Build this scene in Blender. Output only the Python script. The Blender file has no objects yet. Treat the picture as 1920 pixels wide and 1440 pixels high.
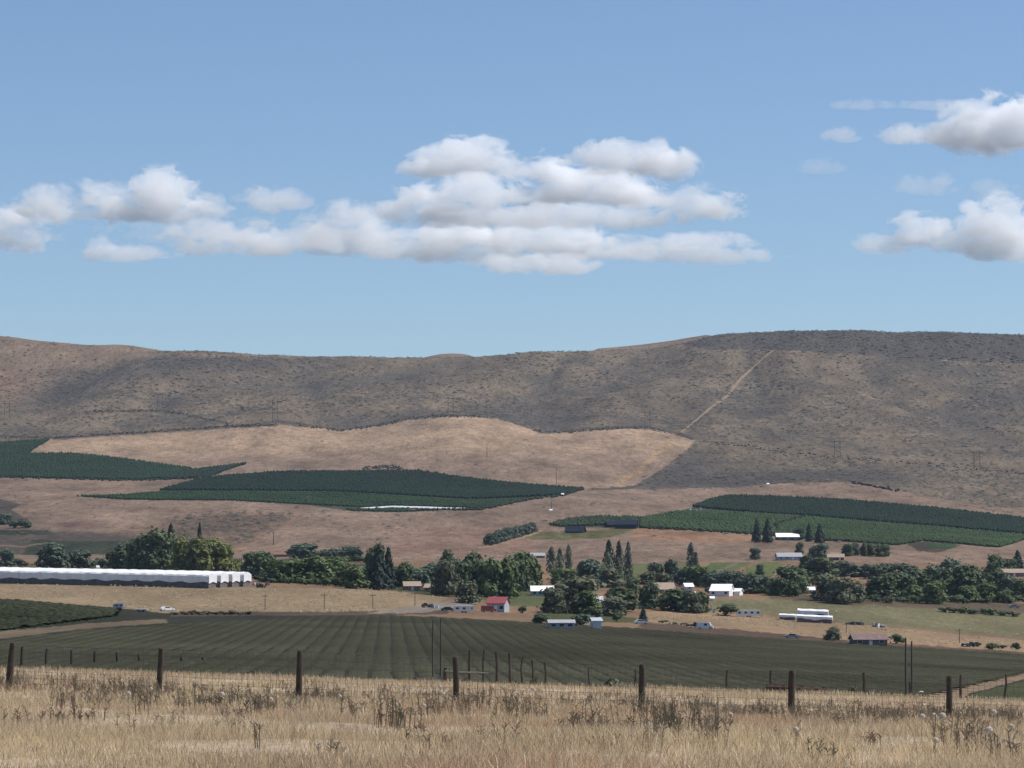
import bpy, math, random
import numpy as np
from mathutils import Vector, Matrix

R = math.radians
random.seed(7)
rng = np.random.default_rng(11)
SC = bpy.context.scene
COL = SC.collection

# ------------------------------------------------------------------ camera
F, CX, CY, YH = 5500.0, 960.0, 720.0, 1060.0          # focal length in photo pixels, centre, eye level row
PITCH = math.atan((YH - CY) / F)
SP, CP = math.sin(PITCH), math.cos(PITCH)
cam = bpy.data.cameras.new('camera')
cam.sensor_width = 36.0
cam.lens = 36.0 * F / 1920.0
cam.clip_start, cam.clip_end = 0.5, 60000.0
cam_o = bpy.data.objects.new('camera', cam)
cam_o.rotation_euler = (R(90) + PITCH, 0, 0)
COL.objects.link(cam_o)
SC.camera = cam_o

# ------------------------------------------------------------------ world, sun, exposure
SUN_EL, SUN_AZ = 55.0, 82.0                            # azimuth: degrees to the right of the view
world = bpy.data.worlds.new('World')
SC.world = world
world.use_nodes = True
wn = world.node_tree
for n in list(wn.nodes):
    wn.nodes.remove(n)
sky = wn.nodes.new('ShaderNodeTexSky')
sky.sky_type = 'NISHITA'
sky.sun_disc = False
sky.sun_elevation = R(SUN_EL)
sky.sun_rotation = R(SUN_AZ)
sky.altitude = 800
sky.air_density = 1.0
sky.dust_density = 0.8
sky.ozone_density = 5.5
bg = wn.nodes.new('ShaderNodeBackground')
bg.inputs['Strength'].default_value = 0.097
wo = wn.nodes.new('ShaderNodeOutputWorld')
wn.links.new(sky.outputs[0], bg.inputs[0])
wn.links.new(bg.outputs[0], wo.inputs[0])

sun = bpy.data.lights.new('sun', 'SUN')
sun.energy = 4.8
sun.angle = R(0.53)
sun.color = (1.0, 0.955, 0.89)
sun_o = bpy.data.objects.new('sun', sun)
sd = Vector((math.sin(R(SUN_AZ)) * math.cos(R(SUN_EL)), math.cos(R(SUN_AZ)) * math.cos(R(SUN_EL)), math.sin(R(SUN_EL))))
sun_o.rotation_euler = (-sd).to_track_quat('-Z', 'Y').to_euler()
COL.objects.link(sun_o)

SC.view_settings.view_transform = 'Standard'
SC.view_settings.look = 'None'
SC.view_settings.exposure = 0.25
SC.view_settings.gamma = 1.0
SC.view_settings.use_curve_mapping = False
SC.render.engine = 'CYCLES'
cy = SC.cycles
cy.use_denoising = True
cy.max_bounces = 16
cy.diffuse_bounces = 2
cy.glossy_bounces = 1
cy.transmission_bounces = 2
cy.transparent_max_bounces = 12
cy.volume_bounces = 14
cy.volume_step_rate = 1.0
cy.volume_max_steps = 256
cy.use_adaptive_sampling = True
cy.adaptive_threshold = 0.02
cy.sample_clamp_indirect = 4.0

# ------------------------------------------------------------------ helpers
def ray(px, py):
    """photo pixel -> (X/Y*F, Z/Y): azimuth coordinate and tangent of elevation"""
    a = (px - CX) / F
    b = (CY - py) / F
    d = CP - b * SP
    return a / d * F, (SP + b * CP) / d

def lin(c):
    c = np.asarray(c, float) / 255.0
    return np.where(c <= 0.04045, c / 12.92, ((c + 0.055) / 1.055) ** 2.4)

def hash2(ix, iy, seed):
    h = (ix.astype(np.int64) * 374761393 + iy.astype(np.int64) * 668265263 + seed * 974634777) & 0x7fffffff
    h = ((h ^ (h >> 13)) * 1274126177) & 0x7fffffff
    return ((h ^ (h >> 16)) & 0xffff) / 65535.0

def vnoise(x, y, seed=0):
    x = np.asarray(x, float); y = np.asarray(y, float)
    ix = np.floor(x); iy = np.floor(y)
    fx = x - ix; fy = y - iy
    fx = fx * fx * (3 - 2 * fx); fy = fy * fy * (3 - 2 * fy)
    a = hash2(ix, iy, seed); b = hash2(ix + 1, iy, seed)
    c = hash2(ix, iy + 1, seed); d = hash2(ix + 1, iy + 1, seed)
    return (a * (1 - fx) + b * fx) * (1 - fy) + (c * (1 - fx) + d * fx) * fy

def fbm(x, y, seed=0, octaves=4):
    s, a, t = 0, 0.5, 0
    for k in range(octaves):
        s = s + a * vnoise(x * 2 ** k, y * 2 ** k, seed + k * 17)
        t += a; a *= 0.5
    return s / t

def tag(o, label=None, cat=None, group=None, kind=None):
    if label: o['label'] = label
    if cat: o['category'] = cat
    if group: o['group'] = group
    if kind: o['kind'] = kind
    return o

def new_obj(name, data, parent=None):
    o = bpy.data.objects.new(name, data)
    COL.objects.link(o)
    if parent is not None:
        o.parent = parent
    return o

def empty(name, loc, rz=0.0, scale=(1, 1, 1)):
    o = new_obj(name, None)
    o.location = loc
    o.rotation_euler = (0, 0, rz)
    o.scale = scale
    o.empty_display_size = 0.5
    return o

def np_mesh(name, V, faces, mats=(), smooth=False, col=None, extra=None):
    """V (n,3); faces: list of int arrays (m,k)"""
    me = bpy.data.meshes.new(name)
    V = np.ascontiguousarray(V, np.float32)
    me.vertices.add(len(V))
    me.vertices.foreach_set('co', V.ravel())
    loops = np.concatenate([f.ravel() for f in faces]).astype(np.int32)
    tot = np.concatenate([np.full(len(f), f.shape[1], np.int32) for f in faces])
    start = np.concatenate([[0], np.cumsum(tot)[:-1]]).astype(np.int32)
    me.loops.add(len(loops))
    me.loops.foreach_set('vertex_index', loops)
    me.polygons.add(len(tot))
    me.polygons.foreach_set('loop_start', start)
    if smooth:
        me.polygons.foreach_set('use_smooth', np.ones(len(tot), bool))
    me.update(calc_edges=True)
    for m in mats:
        me.materials.append(m)
    if col is not None:
        c4 = np.ones((len(V), 4), np.float32); c4[:, :3] = col
        at = me.color_attributes.new('Col', 'FLOAT_COLOR', 'POINT')
        at.data.foreach_set('color', c4.ravel())
    for k, v in (extra or {}).items():
        at = me.attributes.new(k, 'FLOAT', 'POINT')
        at.data.foreach_set('value', np.ascontiguousarray(v, np.float32))
    return me

class MB:
    """collects simple solids into one mesh"""
    def __init__(self):
        self.v, self.f = [], []
    def add(self, verts, faces):
        n = len(self.v)
        self.v += [tuple(v) for v in verts]
        self.f += [tuple(i + n for i in f) for f in faces]
        return self
    def box(self, x0, x1, y0, y1, z0, z1, M=None):
        vs = [(x, y, z) for z in (z0, z1) for y in (y0, y1) for x in (x0, x1)]
        if M is not None:
            vs = [M @ Vector(v) for v in vs]
        return self.add(vs, [(0, 2, 3, 1), (4, 5, 7, 6), (0, 1, 5, 4), (2, 6, 7, 3), (0, 4, 6, 2), (1, 3, 7, 5)])
    def tube(self, pts, radii, n=8, jit=0.0):
        pts = [Vector(p) for p in pts]
        rings = []
        for i, p in enumerate(pts):
            d = (pts[min(i + 1, len(pts) - 1)] - pts[max(i - 1, 0)]).normalized()
            a = d.orthogonal().normalized() if abs(d.z) < 0.95 else Vector((1, 0, 0))
            a = (a - d * a.dot(d)).normalized(); b = d.cross(a)
            rings.append([p + (a * math.cos(t) + b * math.sin(t)) * radii[i] * (1 + random.uniform(-jit, jit))
                          for t in [2 * math.pi * k / n for k in range(n)]])
        vs = [v for r in rings for v in r]
        fs = []
        for i in range(len(pts) - 1):
            for k in range(n):
                fs.append((i * n + k, i * n + (k + 1) % n, (i + 1) * n + (k + 1) % n, (i + 1) * n + k))
        fs.append(tuple(range(n))[::-1])
        fs.append(tuple((len(pts) - 1) * n + k for k in range(n)))
        return self.add(vs, fs)
    def prism(self, prof, y0, y1):
        """closed outline in x,z extruded along y"""
        n = len(prof)
        vs = [(x, y0, z) for x, z in prof] + [(x, y1, z) for x, z in prof]
        fs = [tuple(range(n)), tuple(range(2 * n - 1, n - 1, -1))]
        fs += [((k + 1) % n, k, n + k, n + (k + 1) % n) for k in range(n)]
        return self.add(vs, fs)
    def mesh(self, name, mat=None, smooth=False):
        me = bpy.data.meshes.new(name)
        me.from_pydata(self.v, [], self.f)
        me.update()
        if mat: me.materials.append(mat)
        if smooth:
            for p in me.polygons: p.use_smooth = True
        return me
    def build(self, name, mat, parent=None, smooth=False):
        return new_obj(name, self.mesh(name, mat, smooth), parent)

# ------------------------------------------------------------------ materials
MATS = {}
def nt(name):
    m = bpy.data.materials.new(name)
    m.use_nodes = True
    t = m.node_tree
    for n in list(t.nodes): t.nodes.remove(n)
    out = t.nodes.new('ShaderNodeOutputMaterial')
    return m, t, out

def node(t, kind, **kw):
    n = t.nodes.new('ShaderNode' + kind)
    for k, v in kw.items():
        if k.startswith('i_'):
            key = k[2:]
            key = int(key) if key.isdigit() else key.replace('_', ' ')
            n.inputs[key].default_value = v
        else:
            setattr(n, k, v)
    return n

def mat(name, col, rough=0.8, var=0.25, scale=1.0, metal=0.0, spec=0.3, rnd=0.0, transl=0.0, bump=0.0):
    """plain procedural material: colour broken up by two noises in object space"""
    if name in MATS: return MATS[name]
    m, t, out = nt(name)
    tc = node(t, 'TexCoord')
    no = node(t, 'TexNoise', i_Scale=scale, i_Detail=5.0, i_Roughness=0.65)
    t.links.new(tc.outputs['Object'], no.inputs['Vector'])
    ramp = node(t, 'MapRange', i_1=0.3, i_2=0.7, i_3=1 - var, i_4=1 + var)
    t.links.new(no.outputs[0], ramp.inputs[0])
    last = ramp.outputs[0]
    if rnd:
        oi = node(t, 'ObjectInfo')
        mr = node(t, 'MapRange', i_3=1 - rnd, i_4=1 + rnd)
        t.links.new(oi.outputs['Random'], mr.inputs[0])
        mu = node(t, 'Math', operation='MULTIPLY')
        t.links.new(last, mu.inputs[0]); t.links.new(mr.outputs[0], mu.inputs[1])
        last = mu.outputs[0]
    vm = node(t, 'VectorMath', operation='SCALE')
    vm.inputs[0].default_value = tuple(col)
    t.links.new(last, vm.inputs['Scale'])
    p = node(t, 'BsdfPrincipled', i_Roughness=rough, i_Metallic=metal)
    p.inputs['Specular IOR Level'].default_value = spec
    t.links.new(vm.outputs[0], p.inputs['Base Color'])
    if bump:
        b = node(t, 'Bump', i_Strength=0.6, i_Distance=bump)
        t.links.new(no.outputs[0], b.inputs['Height']); t.links.new(b.outputs[0], p.inputs['Normal'])
    sh = p.outputs[0]
    if transl:
        tr = node(t, 'BsdfTranslucent')
        t.links.new(vm.outputs[0], tr.inputs[0])
        mx = node(t, 'MixShader', i_0=transl)
        t.links.new(sh, mx.inputs[1]); t.links.new(tr.outputs[0], mx.inputs[2])
        sh = mx.outputs[0]
    t.links.new(sh, out.inputs['Surface'])
    MATS[name] = m
    return m

def attr_mat(name, rough=0.85, transl=0.0, var=0.2, scale=0.5, spec=0.15):
    """colour comes from the mesh's own colour attribute (species colour), broken up by noise"""
    m, t, out = nt(name)
    at = node(t, 'Attribute', attribute_name='Col')
    tc = node(t, 'TexCoord')
    no = node(t, 'TexNoise', i_Scale=scale, i_Detail=3.0)
    t.links.new(tc.outputs['Object'], no.inputs['Vector'])
    mr = node(t, 'MapRange', i_1=0.3, i_2=0.7, i_3=1 - var, i_4=1 + var)
    t.links.new(no.outputs[0], mr.inputs[0])
    vm = node(t, 'VectorMath', operation='SCALE')
    t.links.new(at.outputs['Color'], vm.inputs[0]); t.links.new(mr.outputs[0], vm.inputs['Scale'])
    p = node(t, 'BsdfPrincipled', i_Roughness=rough)
    p.inputs['Specular IOR Level'].default_value = spec
    t.links.new(vm.outputs[0], p.inputs['Base Color'])
    sh = p.outputs[0]
    if transl:
        tr = node(t, 'BsdfTranslucent'); t.links.new(vm.outputs[0], tr.inputs[0])
        mx = node(t, 'MixShader', i_0=transl)
        t.links.new(sh, mx.inputs[1]); t.links.new(tr.outputs[0], mx.inputs[2]); sh = mx.outputs[0]
    t.links.new(sh, out.inputs['Surface'])
    return m

def ground_mat(name, big, fine, streak=(1, 1, 1), amp=0.22, shrub_scale=0.12, shrub_col=(0.05, 0.047, 0.045), bump=0.5, bdist=1.0):
    """soil and dry grass: field colour from 'Col', mottled at three sizes; dark shrubs thicken with 'shrub'"""
    m, t, out = nt(name)
    at = node(t, 'Attribute', attribute_name='Col')
    sh = node(t, 'Attribute', attribute_name='shrub')
    ge = node(t, 'NewGeometry')
    mp = node(t, 'Mapping'); mp.inputs['Scale'].default_value = streak
    t.links.new(ge.outputs['Position'], mp.inputs['Vector'])
    n1 = node(t, 'TexNoise', i_Scale=big, i_Detail=6.0, i_Roughness=0.6)
    n2 = node(t, 'TexNoise', i_Scale=fine, i_Detail=4.0, i_Roughness=0.7)
    n3 = node(t, 'TexNoise', i_Scale=shrub_scale, i_Detail=5.0, i_Roughness=0.75)
    t.links.new(mp.outputs[0], n1.inputs['Vector']); t.links.new(mp.outputs[0], n2.inputs['Vector'])
    t.links.new(ge.outputs['Position'], n3.inputs['Vector'])
    a1 = node(t, 'MapRange', i_1=0.3, i_2=0.7, i_3=1 - amp, i_4=1 + amp)
    a2 = node(t, 'MapRange', i_1=0.3, i_2=0.7, i_3=1 - amp, i_4=1 + amp)
    t.links.new(n1.outputs[0], a1.inputs[0]); t.links.new(n2.outputs[0], a2.inputs[0])
    mu = node(t, 'Math', operation='MULTIPLY')
    t.links.new(a1.outputs[0], mu.inputs[0]); t.links.new(a2.outputs[0], mu.inputs[1])
    vm = node(t, 'VectorMath', operation='SCALE')
    t.links.new(at.outputs['Color'], vm.inputs[0]); t.links.new(mu.outputs[0], vm.inputs['Scale'])
    # shrub cover: noise above a threshold that falls as cover grows
    ad = node(t, 'Math', operation='ADD'); t.links.new(n3.outputs[0], ad.inputs[0])
    s2 = node(t, 'Math', operation='MULTIPLY_ADD'); s2.inputs[1].default_value = 0.45; s2.inputs[2].default_value = -0.72
    t.links.new(sh.outputs['Fac'], s2.inputs[0]); t.links.new(s2.outputs[0], ad.inputs[1])
    sm = node(t, 'MapRange', i_1=-0.03, i_2=0.06, i_3=0.0, i_4=0.8)
    t.links.new(ad.outputs[0], sm.inputs[0])
    mx = node(t, 'Mix', data_type='RGBA')
    t.links.new(sm.outputs[0], mx.inputs['Factor'])
    t.links.new(vm.outputs[0], mx.inputs['A'])
    mx.inputs['B'].default_value = (*shrub_col, 1)
    p = node(t, 'BsdfPrincipled', i_Roughness=0.95)
    p.inputs['Specular IOR Level'].default_value = 0.05
    t.links.new(mx.outputs['Result'], p.inputs['Base Color'])
    b = node(t, 'Bump', i_Strength=bump, i_Distance=bdist)
    t.links.new(n2.outputs[0], b.inputs['Height']); t.links.new(b.outputs[0], p.inputs['Normal'])
    t.links.new(p.outputs[0], out.inputs['Surface'])
    return m

# ------------------------------------------------------------------ terrain heights
ST = {   # distance in metres: ground row in the photograph at some columns
    66:   [(-300, 1290), (0, 1300), (960, 1331), (1920, 1362), (2300, 1374)],
    110:  [(-300, 1250), (0, 1258), (560, 1276), (960, 1290), (1350, 1300), (1600, 1309), (1920, 1320), (2300, 1330)],
    200:  [(-300, 1285), (0, 1292), (960, 1318), (1920, 1345), (2300, 1355)],
    340:  [(-300, 1256), (0, 1262), (560, 1276), (960, 1288), (1350, 1300), (1920, 1318), (2300, 1328)],
    600:  [(-300, 1178), (0, 1182), (560, 1196), (960, 1208), (1400, 1226), (1920, 1252), (2300, 1270)],
    900:  [(-300, 1116), (0, 1124), (230, 1140), (320, 1148), (700, 1150), (960, 1163), (1200, 1176), (1400, 1190), (1600, 1203), (1920, 1222), (2300, 1240)],
    1100: [(-300, 1092), (0, 1096), (400, 1099), (700, 1106), (830, 1126), (960, 1136), (1200, 1150), (1400, 1164), (1600, 1172), (1920, 1190), (2300, 1200)],
    1250: [(-300, 1075), (0, 1078), (400, 1083), (700, 1092), (960, 1113), (1200, 1121), (1400, 1120), (1600, 1130), (1920, 1141), (2300, 1150)],
    1500: [(-300, 1058), (0, 1062), (400, 1066), (700, 1070), (960, 1084), (1200, 1088), (1400, 1086), (1600, 1092), (1920, 1098), (2300, 1104)],
    1800: [(-300, 1036), (0, 1040), (400, 1044), (600, 1040), (960, 1044), (1300, 1040), (1600, 1036), (1920, 1045), (2300, 1050)],
    2200: [(-300, 980), (0, 985), (300, 990), (600, 990), (960, 995), (1200, 987), (1500, 1000), (1920, 1014), (2300, 1024)],
    2600: [(-300, 930), (0, 935), (300, 935), (640, 946), (960, 941), (1200, 945), (1500, 957), (1920, 985), (2300, 1000)],
    3000: [(-300, 888), (0, 893), (300, 895), (640, 893), (960, 911), (1200, 918), (1500, 914), (1700, 922), (1920, 950), (2300, 970)],
    3400: [(-300, 846), (0, 850), (300, 850), (640, 858), (870, 842), (1000, 855), (1200, 862), (1500, 870), (1920, 892), (2300, 905)],
    3800: [(-300, 806), (0, 815), (300, 805), (520, 796), (640, 808), (870, 781), (1010, 812), (1150, 804), (1280, 812), (1500, 828), (1920, 842), (2300, 850)],
    4400: [(-300, 745), (0, 757), (80, 762), (200, 742), (640, 746), (960, 750), (1000, 755), (1100, 742), (1280, 746), (1600, 746), (1920, 756), (2300, 765)],
    4800: [(-300, 680), (0, 697), (80, 704), (220, 690), (640, 706), (960, 704), (1280, 695), (1450, 680), (1700, 690), (1920, 702), (2300, 712)],
    5200: [(-500, 600), (0, 630), (100, 641), (190, 648), (215, 646), (270, 653), (330, 661), (400, 667), (500, 669), (640, 673), (700, 675.5), (760, 673), (800, 671), (880, 669),
           (960, 666), (1060, 661), (1120, 658), (1200, 655), (1260, 649), (1300, 640), (1340, 629), (1400, 624), (1500, 621), (1600, 621), (1700, 624), (1800, 628), (1920, 632), (2400, 650)],
}
QG = np.arange(-2000, 2001, 4.0)
stY, stZ = [-60.0, 3.0, 14.0], [np.full(len(QG), -1.70)] * 2 + [np.full(len(QG), -1.72)]
stY.append(26.0); stZ.append(-1.80 - 0.03 * QG / 960.0)
for Y in sorted(ST):
    q, tt = zip(*[ray(*p) for p in ST[Y]])
    tv = np.interp(QG, q, tt)
    sig = 3 if Y == 5200 else (6 if Y >= 3400 else 18)
    k = np.exp(-0.5 * (np.arange(-40, 41) / sig) ** 2); k /= k.sum()
    tv = np.convolve(np.pad(tv, 40, mode='edge'), k, mode='valid')
    stY.append(float(Y)); stZ.append(tv * Y)
zr = stZ[-1]
stY += [5600.0, 6200.0, 7200.0]; stZ += [zr - 35, zr - 110, zr - 170]
stY = np.array(stY); stZ = np.array(stZ)                      # (ns, nq)
YG = np.concatenate([np.linspace(-60, 20, 9)[:-1], np.geomspace(20, 7200, 900)])
def pchip(x, y, xi):
    h = np.diff(x)[:, None]; d = np.diff(y, axis=0) / h
    m = np.zeros_like(y)
    w1 = 2 * h[1:] + h[:-1]; w2 = h[1:] + 2 * h[:-1]
    with np.errstate(divide='ignore', invalid='ignore'):
        mm = (w1 + w2) / (w1 / d[:-1] + w2 / d[1:])
    m[1:-1] = np.where(d[:-1] * d[1:] > 0, mm, 0)
    m[0] = d[0]; m[-1] = d[-1]
    i = np.clip(np.searchsorted(x, xi) - 1, 0, len(x) - 2)
    hh = h[i]; s = ((xi - x[i])[:, None]) / hh
    return ((1 + 2 * s) * (1 - s) ** 2 * y[i] + s * (1 - s) ** 2 * hh * m[i] + s * s * (3 - 2 * s) * y[i + 1] + s * s * (s - 1) * hh * m[i + 1])
ZG = pchip(stY, stZ, YG)                                       # (ny, nq)
def draws(X, Y):
    return np.abs(fbm(X / 210 - 0.12 * Y / 210 + 0.6 * fbm(X / 300, Y / 300, 12, 2), Y / 1100, 77, 3) - 0.5) * 2
def H(X, Y):
    X = np.asarray(X, float); Y = np.asarray(Y, float)
    q = np.clip(F * X / np.maximum(Y, 22.0), QG[0], QG[-1] - 1e-3)
    fi = (q - QG[0]) / 4.0; i = np.floor(fi).astype(int); fx = fi - i
    Yc = np.clip(Y, YG[0], YG[-1] - 1e-3)
    j = np.clip(np.searchsorted(YG, Yc, side='right') - 1, 0, len(YG) - 2)
    fy = (Yc - YG[j]) / (YG[j + 1] - YG[j])
    z = (ZG[j, i] * (1 - fx) + ZG[j, i + 1] * fx) * (1 - fy) + (ZG[j + 1, i] * (1 - fx) + ZG[j + 1, i + 1] * fx) * fy
    # relief: draws and spurs on the slope, small rises in the valley, tussocks near by
    A = np.interp(Y, [0, 1500, 2200, 3000, 3800, 4500, 5000, 5200, 5600], [0, 0, 2, 4, 8, 15, 9, 2, 4])
    z = z + A * (fbm(X / 150 + 0.2 * Y / 150, Y / 420, 5, 4) - 0.5) * 2
    B = np.interp(Y, [0, 3300, 4000, 4600, 5050, 5200, 5600], [0, 0, 11, 22, 11, 1, 0])
    rd = draws(X, Y)                                   # draws cut down the slope
    z = z + B * (np.clip(rd * 2.2, 0, 1) - 0.6)
    z = z + np.interp(Y, [0, 20, 90, 150], [0.03, 0.10, 0.16, 0.0]) * (fbm(X / 2.2, Y / 3.0, 31, 3) - 0.5) * 2
    return z
YS = np.geomspace(20, 5400, 5000)
def G(px, py, ymin=150.0, ymax=5400.0):
    """ground point seen at a photo pixel, beyond ymin"""
    q, tt = ray(px, py)
    Yv = YS[(YS >= ymin) & (YS <= ymax)]
    el = H(q / F * Yv, Yv) / Yv
    k = np.nonzero(el >= tt)[0]
    Y = Yv[k[0]] if len(k) else Yv[-1]
    X = q / F * Y
    return Vector((X, Y, float(H(X, Y))))
def at_depth(px, Y, py=1150):
    q, tt = ray(px, py)
    X = q / F * Y
    return Vector((X, Y, float(H(X, Y))))
def point(px, py, Y):
    q, tt = ray(px, py)
    return Vector((q / F * Y, Y, tt * Y))

# ------------------------------------------------------------------ ground sheets
sc_in = np.linspace(-0.19, 0.19, 620)
sc_out = np.linspace(0.19, 0.36, 30)[1:]
S = np.concatenate([-sc_out[::-1], sc_in, sc_out])

class Paint:
    def __init__(self, X, Y, Z, base, shape):
        self.shape = shape; self.X = X; self.Y = Y
        self.q = F * X / np.maximum(Y, 22.0); self.t = Z / np.maximum(Y, 22.0)
        # ragged field edges
        self.qj = self.q + (fbm(self.q / 9, self.t * F / 4, 71, 3) - 0.5) * 8
        self.tj = self.t + (fbm(self.q / 14, self.t * F / 5, 72, 3) - 0.5) * 3.0 / F
        self.col = np.tile(np.asarray(base, float), (len(X), 1))
        self.shrub = np.zeros(len(X))
    def inside(self, pts):
        P = [ray(*p) for p in pts]
        c = np.zeros(len(self.q), bool)
        for (x0, y0), (x1, y1) in zip(P, P[1:] + P[:1]):
            if y0 == y1: continue
            k = (y0 > self.tj) != (y1 > self.tj)
            c ^= k & (self.qj < (x1 - x0) * (self.tj - y0) / (y1 - y0) + x0)
        return c
    def poly(self, pts, col=None, shrub=None, mix=1.0, soft=0):
        k = self.inside(pts)
        if soft:
            m = k.astype(float).reshape(self.shape)
            for _ in range(3):
                for ax, r in ((0, max(1, soft // 3)), (1, soft)):
                    m = sum(np.roll(m, d, ax) for d in range(-r, r + 1)) / (2 * r + 1)
            m = m.ravel() * mix
            m = np.clip(m * (0.5 + 1.0 * fbm(self.q / 18, self.t * F / 7, 33, 3)), 0, 1)
            if col is not None: self.col = self.col * (1 - m[:, None]) + np.asarray(col) * m[:, None]
            if shrub is not None: self.shrub = self.shrub * (1 - m) + shrub * m
            return
        if col is not None: self.col[k] = self.col[k] * (1 - mix) + np.asarray(col) * mix
        if shrub is not None: self.shrub[k] = shrub
    def line(self, pts, w, col=None, shrub=None, mix=1.0):
        P = np.array([ray(*p) for p in pts])
        d = np.full(len(self.q), 1e9)
        for a, b in zip(P[:-1], P[1:]):
            ax, ay, bx, by = a[0], a[1] * F, b[0], b[1] * F
            L2 = (bx - ax) ** 2 + (by - ay) ** 2
            u = np.clip(((self.qj - ax) * (bx - ax) + (self.tj * F - ay) * (by - ay)) / L2, 0, 1)
            d = np.minimum(d, np.hypot(self.qj - ax - u * (bx - ax), self.tj * F - ay - u * (by - ay)))
        f = np.clip(1.5 - d / (w * 0.5), 0, 1) * mix
        if col is not None: self.col = self.col * (1 - f[:, None]) + np.asarray(col) * f[:, None]
        if shrub is not None: self.shrub = np.maximum(self.shrub, f * shrub)

AL = 0.51
def alb(r, g, b, k=1.0):
    return lin((r, g, b)) * AL * k
SAGE, GOLD, PINK = alb(134, 118, 99), alb(179, 152, 126), alb(149, 126, 108)
STRAW, TANV, OLIVE, DKSOIL = alb(160, 132, 100), alb(150, 122, 96), alb(84, 84, 66), alb(82, 74, 62)
GREENF, PALEG = alb(70, 88, 52), alb(120, 116, 76)
LOAM = alb(104, 84, 72)

GOLD_PTS = [(93, 824), (200, 815), (330, 807), (430, 800), (520, 797), (600, 803), (640, 808), (700, 800), (760, 789), (830, 782), (880, 781), (930, 786), (960, 793),
            (1000, 808), (1015, 813), (1060, 812), (1130, 806), (1200, 804), (1270, 812), (1303, 826), (1290, 842), (1240, 880), (1190, 910), (1130, 917), (1000, 960),
            (640, 960), (300, 960), (40, 900), (45, 850)]
LOW_PTS = [(-700, 885), (0, 893), (350, 905), (1090, 918), (1200, 918), (1380, 914), (1450, 907), (1580, 904), (1640, 908), (1700, 923), (1800, 943), (1870, 953), (1920, 951),
           (2900, 990), (2900, 1500), (-700, 1500)]

def sheet(name, rows, base, painter, material):
    Yg, Sg = np.meshgrid(rows, S, indexing='ij')
    X = (Sg * (np.maximum(Yg, -40) + 60)).ravel(); Y = Yg.ravel()
    Z = H(X, Y)
    p = Paint(X, Y, Z, base, Yg.shape)
    painter(p)
    nr, nc = Yg.shape
    a = (np.arange(nr - 1)[:, None] * nc + np.arange(nc - 1)[None, :]).ravel()
    Q = np.stack([a, a + 1, a + nc + 1, a + nc], 1)
    me = np_mesh(name, np.stack([X, Y, Z], 1), [Q], [material], True, np.clip(p.col, 0.005, 1), {'shrub': p.shrub})
    return tag(new_obj(name, me), kind='structure')

ORCH = {}
ORCH_PTS = [
 [(-80, 836), (0, 832), (93, 825), (70, 838), (50, 852), (133, 852), (200, 858), (300, 872), (360, 880), (463, 870), (430, 880), (393, 895), (330, 899), (273, 900), (200, 900), (0, 895), (-80, 892)],
 [(142, 931), (233, 929), (300, 920), (370, 901), (433, 893), (533, 886), (640, 886), (783, 884), (873, 898), (973, 909), (1093, 918), (1057, 928), (990, 937), (907, 955), (740, 960), (660, 958), (567, 946), (433, 939), (300, 938), (233, 937)],
 [(1030, 986), (1060, 976), (1123, 970), (1200, 971), (1273, 959), (1297, 952), (1330, 940), (1367, 931), (1447, 933), (1580, 939), (1747, 954), (1920, 974), (2010, 985), (2010, 1022), (1920, 1013), (1873, 1027), (1730, 1015), (1680, 1023), (1547, 1013), (1440, 1003), (1280, 993), (1200, 989), (1060, 989)]]
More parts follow.
